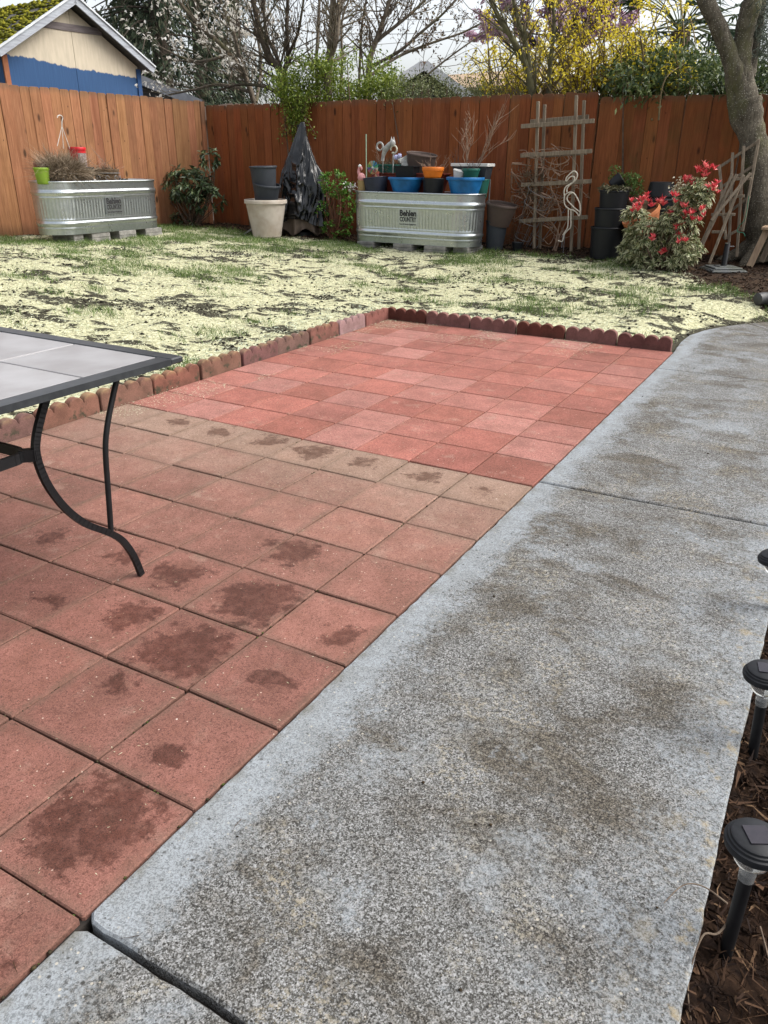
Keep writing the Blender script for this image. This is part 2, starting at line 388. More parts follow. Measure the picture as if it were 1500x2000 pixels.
def make_concrete():
    t = NT('weathered_concrete'); w = t.coord('World')
    sx = t.n('SeparateXYZ'); t.l(w, sx.inputs[0]); X = sx.outputs[0]
    lo = t.noise(w, 1.5, 6, .62, .3); mid = t.noise(w, 5.5, 6, .65); fine = t.noise(w, 230, 3, .75); fine2 = t.noise(w, 62, 6, .8); blot = t.noise(t.coord('World', (1, 1.7, 1)), 2.3, 7, .70, .7); grit = t.noise(w, 340, 2, .7)
    # smooth bluish skin kept along both tooled margins and in patches; worn aggregate elsewhere
    eL = t.mr(t.math('ADD', X, t.math('MULTIPLY', t.math('SUBTRACT', mid, .5), .30)), .05, .22, 1, 0)
    eR = t.mr(t.math('ADD', X, t.math('MULTIPLY', t.math('SUBTRACT', mid, .5), .55)), .66, 1.0, 0, 1)
    patch = t.mr(t.math('ADD', t.math('MULTIPLY', lo, .6), t.math('MULTIPLY', mid, .5)), .46, .68)
    skin = t.math('MAXIMUM', t.math('MAXIMUM', t.math('MULTIPLY', eL, .95), t.math('MULTIPLY', eR, .66)), t.math('MULTIPLY', patch, .72))
    def cell(sc_):
        x = t.n('RGBToBW'); t.l(t.voro(w, sc_, out=1), x.inputs[0]); return x.outputs[0]
    sp = t.math('ADD', t.math('MULTIPLY', fine, .45), t.math('ADD', t.math('MULTIPLY', cell(400), .36), t.math('MULTIPLY', cell(190), .19)))
    worn = t.ramp(sp, [(.30, (.012, .011, .010)), (.44, (.055, .053, .048)), (.53, (.14, .14, .136)), (.72, (.33, .333, .335))])
    worn = t.mix(t.mr(t.math('ADD', blot, t.math('MULTIPLY', t.math('SUBTRACT', fine2, .5), .5)), .42, .62, 0, .95), worn, t.mix(1, worn, (.50, .43, .34), 'MULTIPLY'))
    cream = t.math('MULTIPLY', t.mr(t.noise(w, 3.3, 5, .6), .47, .60), t.mr(fine2, .51, .60))
    worn = t.mix(t.math('MULTIPLY', cream, .5), worn, (.40, .35, .25))
    smooth = t.mix(t.mr(sp, .32, .62), (.135, .146, .154), (.258, .281, .300))
    smooth = t.mix(t.mr(t.noise(w, 9, 5, .6), .38, .66, 0, .8), smooth, t.mix(1, smooth, (.80, .78, .75), 'MULTIPLY'))
    # the skin is pitted: worn grit breaks through as it thins
    sk = t.mr(t.math('ADD', skin, t.math('MULTIPLY', t.math('SUBTRACT', fine2, .5), 2.6)), .20, .95)
    c = t.mix(sk, worn, smooth)
    c = t.mix(t.mr(t.voro(w, 52), .13, .05, 0, .85), c, (.03, .028, .025))
    c = t.mix(t.mr(t.voro(w, 26), .06, .03, 0, .7), c, (.42, .39, .34))
    c = t.mix(t.mr(t.voro(w, 9), .040, .028, 0, .9), c, (.02, .018, .016))
    c = t.mix(t.math('MULTIPLY', t.mr(t.voro(w, 31), .15, .08, 0, .85), t.mr(mid, .40, .55)), c, (.028, .026, .022))
    c = t.mix(t.math('MULTIPLY', t.mr(t.voro(t.coord('World', (1.1, 1.1, 1)), 36), .14, .08, 0, .75), t.mr(lo, .42, .55)), c, (.40, .37, .31))
    # ochre lichen along the outer edge
    och = t.math('MULTIPLY', t.mr(X, .86, .99), t.mr(t.noise(w, 13, 5, .7), .52, .66))
    c = t.mix(t.math('MULTIPLY', och, .6), c, (.30, .235, .125))
    och2 = t.math('MULTIPLY', t.mr(X, .05, .0), t.mr(t.noise(w, 11, 5, .7), .45, .62))
    c = t.mix(t.math('MULTIPLY', och2, .65), c, (.10, .09, .065))
    t.set(Base_Color=c, Roughness=.9); t.b.inputs['Specular IOR Level'].default_value = .3
    hgt = t.math('ADD', t.math('MULTIPLY', fine, t.mr(sk, 0, 1, 1, .3)), t.math('MULTIPLY', fine2, .5))
    t.bump(hgt, .5, .004); return t.m
def make_wood():
    t = NT('stained_cedar'); ri = t.n('ObjectInfo').outputs['Random']
    off = t.n('CombineXYZ'); t.l(t.math('MULTIPLY', ri, 13.0), off.inputs[0]); t.l(t.math('MULTIPLY', ri, 47.0), off.inputs[2])
    v = t.coord('Object', (1, 1, .045), off.outputs[0]); u = t.coord('Object', None, off.outputs[0])
    gr = t.noise(v, 55, 6, .6, 1.2); br = t.noise(v, 11, 4, .6, .6)
    c = t.ramp(gr, [(.28, (.170, .074, .033)), (.5, (.262, .118, .055)), (.72, (.335, .162, .082))])
    c = t.mix(t.mr(br, .5, .75, 0, .6), c, (.145, .050, .018))
    kn = t.voro(t.coord('Object', (1, 1, .4), off.outputs[0]), 5.5)
    c = t.mix(t.mr(kn, .16, .06, 0, .9), c, (.035, .015, .007))
    c = t.mix(t.mr(t.voro(t.coord('Object', (1, 1, .55), off.outputs[0]), 8.5), .075, .035, 0, .85), c, (.04, .016, .008))
    c = t.mix(t.mr(t.noise(u, 1.7, 4, .6), .48, .8, 0, .55), c, (.11, .045, .02))
    h = t.n('HueSaturation'); t.l(c, h.inputs['Color']); t.l(t.mr(ri, 0, 1, .84, 1.12, False), h.inputs['Value'])
    t.l(t.mr(t.noise(off.outputs[0], 3.3, 1), .3, .7, .49, .508), h.inputs['Hue']); c = h.outputs[0]
    c = t.mix(t.attr('shade_tint'), c, t.mix(1, c, (.80, .50, .30), 'MULTIPLY'))  # darker, redder wood on the back fences; their shade is deepened in the colour
    alg = t.math('MULTIPLY', t.attr('algae'), t.mr(t.noise(u, 2.2, 5, .6), .38, .7))
    c = t.mix(alg, c, (.085, .062, .016))
    sz = t.n('SeparateXYZ'); t.l(t.coord('Object'), sz.inputs[0])
    foot = t.mr(t.math('ADD', sz.outputs[2], t.math('MULTIPLY', t.noise(v, 20, 3), .22)), .30, .12, 0, .6)
    c = t.mix(foot, c, (.06, .032, .016))
    tp = t.mr(t.math('SUBTRACT', sz.outputs[2], t.math('MULTIPLY', t.noise(u, 9, 3), .10)), 1.68, 1.79, 0, .55)
    c = t.mix(tp, c, (.10, .07, .045))
    t.set(Base_Color=c, Roughness=.8); t.b.inputs['Specular IOR Level'].default_value = .25
    t.bump(gr, .35, .004); return t.m
def make_lawn():
    t = NT('seeded_lawn_ground'); w = t.coord('World')
    a = t.noise(w, 2.2, 6, .62, .4); b = t.noise(w, 42, 5, .75); d = t.noise(w, 11, 5, .7)
    c = t.ramp(b, [(.34, (.10, .095, .06)), (.44, (.36, .35, .22)), (.55, (.55, .535, .35)), (.72, (.66, .65, .46))])
    c = t.mix(t.mr(d, .57, .66, 0, .85), c, (.03, .028, .02))
    c = t.mix(t.mr(a, .60, .74, 0, .5), c, (.14, .18, .06))
    c = t.mix(t.mr(t.math('ADD', t.attr('rim', 'GEOMETRY'), t.math('MULTIPLY', t.math('SUBTRACT', b, .5), .9)), .25, .6, 0, .95), c, (.026, .023, .017))
    t.set(Base_Color=c, Roughness=1.0); t.b.inputs['Specular IOR Level'].default_value = .1
    t.bump(t.math('ADD', b, d), .7, .02); return t.m
M_paver = make_paver(); M_conc = make_concrete(); M_wood = make_wood(); M_lawn = make_lawn()
M_sand = simple('joint_soil', (.022, .017, .013), (.010, .008, .006), 40, .95, bump=.5)
M_soil = simple('bed_soil', (.052, .034, .022), (.018, .012, .009), 9, 1.0, bump=.8, bscale=30, spec=.1, var=0)
M_mulch = simple('bark_mulch_ground', (.028, .016, .010), (.008, .005, .004), 25, 1.0, bump=.9, bscale=45, spec=.1, var=0)
M_edger = None
def make_edger():
    t = NT('scalloped_edger'); ri = t.n('ObjectInfo').outputs['Random']
    off = t.n('CombineXYZ'); t.l(t.math('MULTIPLY', ri, 29.0), off.inputs[0]); v = t.coord('Object', None, off.outputs[0])
    base = t.attr('tint', 'OBJECT', 'Color'); gn = t.noise(v, 220, 3, .7)
    c = t.mix(t.mr(t.noise(v, 9, 5, .65), .35, .7), base, t.mix(1, base, (.62, .62, .6), 'MULTIPLY'))
    c = t.mix(t.mr(gn, .4, .65, 0, .5), t.mix(1, c, (.65, .65, .65), 'MULTIPLY'), c)
    sz = t.n('SeparateXYZ'); t.l(t.coord('Object'), sz.inputs[0])
    moss = t.math('MULTIPLY', t.mr(t.noise(v, 16, 5, .65), .52, .64), t.mr(sz.outputs[2], .075, .02))
    c = t.mix(t.math('MULTIPLY', moss, t.attr('age')), c, (.035, .036, .02))
    lich = t.math('MULTIPLY', t.mr(sz.outputs[2], .07, .115), t.mr(t.noise(v, 14, 4), .42, .62))
    c = t.mix(t.math('MULTIPLY', t.math('MULTIPLY', lich, t.attr('age')), .45), c, (.36, .27, .13))
    c = t.mix(t.mr(t.voro(v, 45), .09, .05, 0, .8), c, (.04, .03, .025))
    t.set(Base_Color=c, Roughness=.92); t.b.inputs['Specular IOR Level'].default_value = .3
    t.bump(t.math('ADD', gn, t.noise(v, 50, 4)), .4, .003); return t.m
M_edger = make_edger()

# ================================================================== ground
big = MB(); S = 600
big.add([(-S, -S, -.35), (S, -S, -.35), (S, S, -.35), (-S, S, -.35)], [(0, 1, 2, 3)])
tag(big.build('ground', simple('far_ground', (.05, .06, .03), (.035, .03, .02), .5, 1, var=0), None, 0), 'dark grassy ground of the gardens beyond the fence', kind='structure')
def peat_mask(x, y):
    return np.clip(np.maximum(.95*sstep(.60, .68, fbm(x*2.1+5, y*4.0+3, 6)+.34*(vnoise(x*12, y*17)-.5)), .9*sstep(.625, .69, fbm(x*5+3, y*9+1, 4)))+.9*sstep(.13, .03, walk_dist(x, y)+.1*(vnoise(x*14, y*14)-.5)), 0, 1)
st = .045
gx = np.arange(-9.75, 3.3, st); gy = np.arange(-3.0, 10.6, st); GX, GY = np.meshgrid(gx, gy, indexing='ij')
GZ = gz(GX, GY)
lump = (fbm(GX*3.1, GY*3.1, 4)-.5)*.05+(vnoise(GX*17, GY*17)-.5)*.016
GZ = GZ+np.where(GZ > .0, lump*sstep(0, .5, np.maximum(np.maximum(-2.5-GX, GY-5.55), 0)), 0)+np.where((GX > 1.03) & (GY < 5.4), lump*.7, 0)
nx, ny = len(gx), len(gy); VV = np.stack([GX, GY, GZ], -1).reshape(-1, 3)
ii, jj = np.meshgrid(np.arange(nx-1), np.arange(ny-1), indexing='ij'); q0 = (ii*ny+jj).ravel()
FF = np.stack([q0, q0+ny, q0+ny+1, q0+1], 1); cx, cy = VV[FF].mean(1)[:, 0], VV[FF].mean(1)[:, 1]
right = (cx > .95) & (cy < 6.6)
bed = (bed_mask(cx, cy) > 0) & ~right
for nm, sel, mat, lb in (('lawn', ~bed & ~right, M_lawn, 'patchy lawn freshly seeded, pale mulch over dark peat'), ('soil_bed', bed, M_soil, 'bare dark soil bed along the back fence'), ('mulch_bed', right, M_mulch, 'bark and needle mulch bed right of the walk')):
    f = FF[sel]; idx, inv = np.unique(f, return_inverse=True)
    me = raw_mesh(nm, VV[idx], inv.reshape(f.shape), mat, None, peat_mask(VV[idx][:, 0], VV[idx][:, 1]), smooth=True); o = bpy.data.objects.new(nm, me); link(o); tag(o, lb, kind='structure')
def gzn(x, y):
    i = np.clip(((x-gx[0])/st), 0, nx-1.001); j = np.clip(((y-gy[0])/st), 0, ny-1.001); a = i.astype(int); b = j.astype(int); fx = i-a; fy = j-b
    return GZ[a, b]*(1-fx)*(1-fy)+GZ[a+1, b]*fx*(1-fy)+GZ[a, b+1]*(1-fx)*fy+GZ[a+1, b+1]*fx*fy

# ================================================================== patio and its pavers
T = .305; ROWS = range(-4, 18); COLS = range(0, 8)
b = MB(); b.box((-1.235, (-4*T+18*T)/2, -.040), (2.48, 22*T+.03, .05))
patio = tag(b.build('patio', M_sand, None, 0), 'patio of square red concrete pavers on dark sand', kind='structure')
def paver_mesh(w, nm, k):
    m = MB(); m.box((0, 0, -.019), (w, w, .038), None, .0035)
    me = m.mesh(nm, M_paver, 0)
    for q in me.vertices:
        q.co.x += rnd.uniform(-1, 1)*.0008*k; q.co.y += rnd.uniform(-1, 1)*.0008*k
    return me
OLDM = [paver_mesh(.2998, 'paver', 1.5) for _ in range(4)]; NEWM = [paver_mesh(.2988, 'paver', .6) for _ in range(4)]
STAIN = {(0, 0): (.125, -.01, .02), (0, 2): (.045, .02, .0), (1, 2): (.13, .02, -.02), (1, 3): (.125, .02, 0), (2, 2): (.075, .05, .03), (2, 3): (.085, -.01, .0),
         (1, 4): (.085, -.07, .04), (0, 3): (.045, .05, -.04), (3, 3): (.06, .03, .01), (4, 3): (.05, 0, -.02), (2, 0): (.04, .05, 0), (0, -1): (.10, .04, -.06), (0, 1): (.03, -.03, -.05),
         (1, 1): (.035, -.02, .08), (0, 7): (.035, -.02, .01), (1, 7): (.06, .0, .02), (2, 7): (.055, -.02, .03), (3, 7): (.085, .0, .03), (4, 7): (.07, .03, .04), (5, 7): (.065, .02, .03), (6, 7): (.06, .04, .04), (3, 2): (.03, .06, 0), (2, 4): (.025, .09, .05)}
for v in ROWS:
    for u in COLS:
        old = v < 8
        o = instance('paver', rnd.choice(OLDM if old else NEWM), patio, (-(u+.5)*T, (v+.5)*T, rnd.uniform(-.0022, .0012) if old else rnd.uniform(-.0012, .0012)))
        tl = .007 if old else .0025
        o.rotation_euler = (rnd.gauss(0, tl*.7), rnd.gauss(0, tl*.7), rnd.choice([0, 0, 1, 2, 3])*math.pi/2*0+rnd.gauss(0, tl))
        k = rnd.uniform(.86, 1.12)
        if not old:
            c = (.375, .138, .108); q = rnd.random(); w = rnd.random()**2*.55
            if q < .14: w = .85
            c = tuple(a*(1-w)+b2*w for a, b2 in zip(c, (.44, .205, .175)))
            if q > .82: c = (.335, .125, .095)
            bl, age = .45, .2
        elif v == 7: c = (.305, .19, .140); bl, age = .9, .6
        else:
            f = max(0, (v-2)/5); c = tuple(a*(1-f)+b2*f for a, b2 in zip((.285, .128, .102), (.32, .165, .128))); bl, age = .25+.5*f, .75
            if u > 4: c = tuple(a*.95 for a in c)
        o['tint'] = [float(a*k) for a in c]; o['bloom'] = bl*rnd.uniform(.6, 1.3); o['age'] = age*rnd.uniform(.6, 1.2)
        s = STAIN.get((u, v), (0, 0, 0)); o['stain'] = s[0]; o['stain_x'] = s[1]; o['stain_y'] = s[2]

# ================================================================== concrete walk
b = MB(); b.box((.5, 1.0, -.062), (.97, 8.3, .06)); walk = tag(b.build('walkway', M_sand, None, 0), 'grey concrete garden walk of long slabs beside the patio', kind='structure')
def ragged(poly, stp=.035, amp=.0022):
    out = []
    n = len(poly)
    for i in range(n):
        a, c = Vector(poly[i]), Vector(poly[(i+1) % n]); L = (c-a).length; k = max(1, int(L/stp))
        nrm = Vector((-(c-a).y, (c-a).x)).normalized()
        for j in range(k):
            p = a+(c-a)*j/k+nrm*(rnd.gauss(0, amp) if j else 0); out.append((p.x, p.y))
    return out
def slab(poly, z=0.0, amp=.0022):
    m = MB(); m.prism(ragged(poly, amp=amp), -.11, z, .005); return m.build('concrete_slab', M_conc, walk, 40)
slab([(.004, -3.0), (1.0, -3.0), (1.0, -.005), (.024, -.010), (.004, -.022)], -.003, .0012)
slab([(.020, .004), (1.0, .003), (1.0, 2.522), (.004, 2.50), (.004, .018)], 0, .0012)
slab([(.004, 2.512), (1.0, 2.534), (1.0, 4.930), (.004, 4.912)], .001, .0009)
slab([(.004, 4.920), (1.0, 4.938), (1.0, 5.4), (1.12, 5.95), (1.17, 6.05), (.335, 7.03)]+WALK_L[6:1:-1][1:]+[(.004, 5.45)], 0, .0015)
slab([(1.178, 6.058), (1.5, 6.42), (2.1, 6.68), (3.2, 6.75), (3.2, 7.8), (2.0, 7.8), (1.3, 7.68), (.8, 7.47), (.486, 7.22), (.343, 7.038)], -.002, .0015)

# ================================================================== scalloped edging bricks
def edger_mesh():
    n = 4; L = .400; pts = []
    for k in range(n):
        for a in range(0, 9):
            th = math.pi-math.pi*a/8; r = L/n/2
            pts.append((-L/2+(k+.5)*L/n+r*math.cos(th)*.985, .068+.038*math.sin(th)))
    poly = [(L/2*.995, -.05)]+[(-L/2*.995, -.05)]+pts
    poly = poly[::-1]
    if sum(poly[i-1][0]*poly[i][1]-poly[i][0]*poly[i-1][1] for i in range(len(poly))) < 0: poly = poly[::-1]
    m = MB(); n2 = len(poly); ins = inset(poly, .004); w = .024
    lay = [(ins, -w-.0), (poly, -w+.005), (poly, w-.005), (ins, w)]
    vs = [(x, y, z) for P, y in lay for x, z in P]
    fs = [tuple(range(n2)), tuple(range(4*n2-1, 3*n2-1, -1))]
    for r in range(3): fs += [(r*n2+(i+1) % n2, r*n2+i, r*n2+n2+i, r*n2+n2+(i+1) % n2) for i in range(n2)]
    m.add(vs, fs); return m.mesh('edging_brick', M_edger, 30)
EM = edger_mesh()
ORD = ['first', 'second', 'third', 'fourth', 'fifth', 'sixth', 'seventh', 'eighth', 'ninth', 'tenth', 'eleventh', 'twelfth', 'thirteenth', 'fourteenth', 'fifteenth', 'sixteenth']
def put_edger(loc, rz, tint, age, label):
    o = instance('edging_brick', EM, None, loc, (rnd.gauss(0, .03), rnd.gauss(0, .012), rz+rnd.gauss(0, .012)))
    o['tint'] = list(tint); o['age'] = age; tag(o, label, 'edging brick', 'scalloped bricks edging the patio'); return o
FARC = [(.14, .045, .032), (.28, .135, .12), (.27, .13, .115), (.15, .05, .035), (.24, .115, .10), (.20, .085, .075)]
FARL = ['darkest red-brown scalloped edging brick at the far corner of the patio', 'second scalloped brick from the far corner on the far edge', 'third scalloped brick from the far corner on the far edge',
        'dark brown scalloped brick, fourth from the far corner on the far edge', 'fifth scalloped brick from the far corner on the far edge', 'last scalloped brick of the far edge, touching the concrete walk']
for k in range(6):
    put_edger((-2.28+k*.412, 5.528+rnd.gauss(0, .004), rnd.uniform(-.004, .004)), 0, FARC[k], .2, FARL[k])
for k in range(13):
    c = (.36, .22, .215) if k == 1 else ((.27, .105, .085) if k == 0 else tuple(a*rnd.uniform(.85, 1.1) for a in (.225, .108, .084)))
    lb = 'pinkish pale scalloped brick on the lawn side, second from the far corner' if k == 1 else f'{ORD[k]} scalloped edging brick from the far corner along the lawn side'
    put_edger((-2.482+rnd.gauss(0, .005), 5.33-k*.409, rnd.uniform(-.006, .004)), math.pi/2, c, .2 if k < 2 else .9, lb)

# ================================================================== fences
def board_mesh(w, h, k):
    e = .022; hw = w/2
    poly = [(-hw, 0), (hw, 0), (hw, h-e*1.3), (hw-e*.45, h-e*.35), (hw-e*1.2, h), (-hw+e*1.2, h), (-hw+e*.45, h-e*.35), (-hw, h-e*1.3)]
    m = MB(); n = len(poly); ins = inset(poly, .002); t = .009
    vs = [(x, -t, z) for x, z in ins]+[(x, -t+.002, z) for x, z in poly]+[(x, t, z) for x, z in poly]
    fs = [tuple(range(n)), tuple(range(3*n-1, 2*n-1, -1))]
    for r in range(2): fs += [(r*n+(i+1) % n, r*n+i, r*n+n+i, r*n+n+(i+1) % n) for i in range(n)]
    m.add(vs, fs); return m.mesh('board', M_wood, 20)
BM = [board_mesh(.1405, 1.83, 0), board_mesh(.1375, 1.83, 1), board_mesh(.1425, 1.83, 2)]
def fence(name, label, A, B, zt0, zt1, algae=(0, 0), group=None, shade_tint=0.0):
    A = Vector(A); B = Vector(B); d = B-A; L = d.length; d.normalize(); ang = math.atan2(d.y, d.x)
    root = thing(name, label, 'fence', (A.x, A.y, 0), ang, group)
    n = int(L/.1435); pitch = L/n
    for i in range(n):
        s = (i+.5)*pitch; f = s/L
        o = instance('board', rnd.choice(BM), root, (s, rnd.choice([-.002, .0, .003]), zt0+(zt1-zt0)*f-1.83+rnd.gauss(0, .006)), (rnd.gauss(0, .003), rnd.gauss(0, .0035), 0), (1.012*pitch/.1435, 1, 1))
        o['shade_tint'] = shade_tint*rnd.uniform(.85, 1.1)
        o['algae'] = max(0, min(1, algae[0]+(algae[1]-algae[0])*f+rnd.gauss(0, .1)))
    m = MB(); vs = [(0, .0125, zt0-1.80), (L, .0125, zt1-1.80), (L, .0125, zt1-.05), (0, .0125, zt0-.05)]; m.add(vs+[(x, .019, z) for x, y, z in vs], [(0, 1, 2, 3), (7, 6, 5, 4)]+[((i+1) % 4, i, 4+i, 4+(i+1) % 4) for i in range(4)]); q = m.build('gap_light_block', M_wood, root, 0); q['algae'] = .3  # panel added behind the boards to keep light out of the gaps
    for zz in (.45, 1.0, 1.55):
        m = MB(); m.bar((0, .042, zz), (L, .042, zz+(zt1-zt0)), .038, .088, (0, 0, 1)); q = m.build('rail', M_wood, root, 0); q['algae'] = .2
    k = max(1, round(L/2.4))
    for i in range(k+1):
        m = MB(); m.box((min(max(L*i/k, .05), L-.05), .108, .95), (.09, .09, 2.0)); q = m.build('post', M_wood, root, 0); q['algae'] = .2
    return root
fence('wooden_fence', 'sunlit orange-stained board fence behind the left galvanised tank', (-9.17, 4.6), (-8.425, 10.02), 2.16, 2.11, (0, .02))
m = None
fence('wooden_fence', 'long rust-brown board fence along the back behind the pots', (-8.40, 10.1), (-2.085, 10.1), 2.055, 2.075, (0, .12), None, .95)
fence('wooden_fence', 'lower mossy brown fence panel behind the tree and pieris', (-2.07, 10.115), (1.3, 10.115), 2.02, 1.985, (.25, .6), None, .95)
m = MB(); m.box((-8.44, 10.03, 1.06), (.09, .09, 2.10)); q = m.build('fence_post', M_wood); q['algae'] = .1; tag(q, 'square fence post in the back left corner', 'post')

# ================================================================== lawn litter: straw mulch, grass, peat clods
def scat(n, x0, x1, y0, y1):
    return rng.uniform(x0, x1, n), rng.uniform(y0, y1, n)
def on_lawn(x, y, marg=.0):
    inpat = (x > -2.52-marg) & (x < .03) & (y < 5.57+marg)
    return ~inpat & (bed_mask(x, y) < .12) & ~((x > -.06) & (y < 5.9)) & ~walk_in(x-.03, y-.03) & ~walk_in(x+.03, y+.03) & (y < 10.0) & (x > -8.95)
M_straw = leafmat('pale_seed_mulch', [(0, (.30, .30, .19)), (.35, (.47, .47, .32)), (.7, (.59, .595, .43)), (1, (.48, .57, .45))], .95, trans=.1, spec=.1)
M_grass = leafmat('grass_blades', [(0, (.05, .10, .02)), (.5, (.10, .17, .04)), (1, (.19, .24, .08))], .7, trans=.2, spec=.2)
M_clod = leafmat('peat_clods', [(0, (.012, .011, .009)), (.6, (.03, .026, .02)), (1, (.06, .05, .035))], 1, trans=0, spec=.1)
x, y = scat(300000, -9, 1.2, 0.4, 9.6)
near = 1/(1+((x-.97)**2+(y+.6)**2)/30)
peat = fbm(x*1.5+5, y*2.6+3, 5); fine = vnoise(x*9, y*9)
dark = peat_mask(x, y)
k = on_lawn(x, y) & (rng.random(len(x)) > dark*.74)
x, y, peatk = x[k], y[k], peat[k]
P = np.stack([x, y, gzn(x, y)+.002], 1)+np.stack([0*x, 0*x, rng.random(len(x))*.010], 1)
a = rng.random(len(x))*6.283
D = np.stack([np.cos(a), np.sin(a), rng.normal(0, .16, len(x))+.06], 1)
edge_g = sstep(.9, .0, np.maximum(np.maximum(-2.5-x, y-5.55), 0))
strips('seed_mulch', P, D, rng.uniform(.012, .032, len(x)), rng.uniform(.003, .0065, len(x)), M_straw, None, np.clip(rng.random(len(x))*.85+.35*edge_g*rng.random(len(x)), 0, 1), .2, np.array([0, 0, 1.0])+rng.normal(size=(len(x), 3))*.45)
tag(bpy.data.objects['seed_mulch'], 'pale yellow-green straw mulch scattered over the lawn', 'mulch', kind='stuff')
x, y = scat(420000, -9, 1.0, 1.0, 9.5)
gm = fbm(x*1.6+40, y*3.1+9, 6)+.13*sstep(5.2, 8.6, y)+.16*sstep(-3, -8, x)-.04
k = on_lawn(x, y) & (sstep(.54, .78, gm)*.8 > rng.random(len(x))); x, y = x[k], y[k]
P = np.stack([x, y, gzn(x, y)], 1); D = rng.normal(size=(len(x), 3))*.45+np.array([0, 0, 1.0])
strips('grass', P, D, rng.uniform(.025, .06, len(x)), rng.uniform(.0025, .005, len(x)), M_grass, None, None, .35)
tag(bpy.data.objects['grass'], 'tufts of green grass growing through the pale mulch', 'grass', kind='stuff')
x, y = scat(42000, -9, 1.0, .6, 9.5); peat = fbm(x*1.5+5, y*2.6+3, 5)
pr = .12+.85*sstep(.55, .63, peat)+.35*sstep(.45, .0, np.maximum(np.maximum(-2.55-x, y-5.6), 0))
k = on_lawn(x, y, .03) & (rng.random(len(x)) < pr); x, y = x[k], y[k]
clods('peat_clods', np.stack([x, y, gzn(x, y)+.004], 1), .005+.016*rng.random(len(x))**3, M_clod)
tag(bpy.data.objects['peat_clods'], 'dark peat crumbs lying over the seeded lawn', 'peat', kind='stuff')
# straw blown on to the far pavers
x = np.concatenate([rng.uniform(-2.44, -.5, 2600), rng.uniform(-2.45, -2.1, 2500), rng.uniform(-2.45, 0, 1500)])
y = np.concatenate([5.49-np.abs(rng.normal(0, .28, 2600)), rng.uniform(2.2, 5.5, 2500), rng.uniform(0, 5.4, 1500)])
sm_ = np.where(np.arange(len(x)) < 5100, 1.0, .5)
k = (fbm(x*3+7, y*3, 3) > np.where(np.arange(len(x)) < 5100, .48, .3)) & (y < 5.49) & (x < -.01); x, y, sm_ = x[k], y[k], sm_[k]; a = rng.random(len(x))*6.283
strips('blown_straw', np.stack([x, y, 0*x+.003], 1), np.stack([np.cos(a), np.sin(a), 0*a+.03], 1), rng.uniform(.008, .024, len(x))*sm_, rng.uniform(.0015, .0035, len(x))*sm_, M_straw, None, rng.random(len(x))*.7, .12, np.array([0, 0, 1.0]))
tag(bpy.data.objects['blown_straw'], 'bits of pale straw blown over the far pavers', 'straw', kind='stuff')
# bark and needles in the bed right of the walk, crumbs in the soil bed
M_bark = leafmat('bark_chips', [(0, (.009, .005, .004)), (.55, (.028, .015, .009)), (.9, (.065, .036, .021)), (1, (.15, .095, .055))], .95, trans=0, spec=.15)
x, y = scat(42000, 1.0, 1.9, -.4, 4.5); a = rng.random(len(x))*6.283
strips('bark_mulch', np.stack([x, y, gzn(x, y)+rng.random(len(x))*.02], 1), np.stack([np.cos(a), np.sin(a), rng.normal(0, .35, len(x))], 1), rng.uniform(.02, .06, len(x)), rng.uniform(.0015, .006, len(x))*(1+(rng.random(len(x)) < .12)*1.6), M_bark, None, rng.random(len(x))**1.3, .3)
tag(bpy.data.objects['bark_mulch'], 'dark bark chips and dry needles beside the walk', 'bark mulch', kind='stuff')
x, y = scat(30000, -9, 2.0, 7.2, 10.0); k = (bed_mask(x, y) > -.05) & ~walk_in(x, y); x, y = x[k], y[k]; a = rng.random(len(x))*6.283
strips('soil_litter', np.stack([x, y, gzn(x, y)+rng.random(len(x))*.015], 1), np.stack([np.cos(a), np.sin(a), rng.normal(0, .35, len(x))], 1), rng.uniform(.02, .07, len(x)), rng.uniform(.004, .014, len(x)), M_bark, None, rng.random(len(x))**1.2, .3)
tag(bpy.data.objects['soil_litter'], 'brown leaf litter and twigs over the soil bed', 'leaf litter', kind='stuff')
# moss and dirt tufts in the patio joints
x = -np.round(rng.uniform(0, 8, 900))*T; y = rng.uniform(-.6, 2.4, 900); sw = rng.random(900) < .5
x2 = rng.uniform(-2.44, 0, 900); y2 = np.round(rng.uniform(-2, 8, 900))*T
x = np.where(sw, x, x2); y = np.where(sw, y, y2); x = x+rng.normal(0, .002, 900); y = y+rng.normal(0, .002, 900)
clods('joint_moss', np.stack([x, y, 0*x-.006], 1), .002+.004*rng.random(900), leafmat('joint_crumbs', [(0, (.03, .024, .018)), (.7, (.05, .04, .02)), (1, (.06, .08, .02))], 1, trans=0, spec=.1))
tag(bpy.data.objects['joint_moss'], 'crumbs of moss and dirt in the paver joints', 'moss', kind='stuff')

n_ = 150; x = rng.uniform(.03, .98, n_); y = rng.uniform(-.2, 5.4, n_); clods('walk_crumbs', np.stack([x, y, 0*x+.0025], 1), .0012+.0045*rng.random(n_)**3, leafmat('dark_crumbs', [(0, (.012, .010, .008)), (.8, (.05, .035, .02)), (1, (.30, .26, .19))], 1, trans=0, spec=.1))
tag(bpy.data.objects['walk_crumbs'], 'dark leaf crumbs and grit scattered over the concrete walk', 'debris', kind='stuff')
n_ = 130; x = rng.uniform(-2.4, .98, n_); y = rng.uniform(-.3, 5.0, n_); a = rng.random(n_)*6.283
strips('fallen_needles', np.stack([x, y, 0*x+.003], 1), np.stack([np.cos(a), np.sin(a), 0*a+.02], 1), rng.uniform(.012, .04, n_), .0016, M_bark, None, .5+.5*rng.random(n_), .25, np.array([0, 0, 1.0]))
tag(bpy.data.objects['fallen_needles'], 'thin brown needles scattered on pavers and walk', 'needles', kind='stuff')

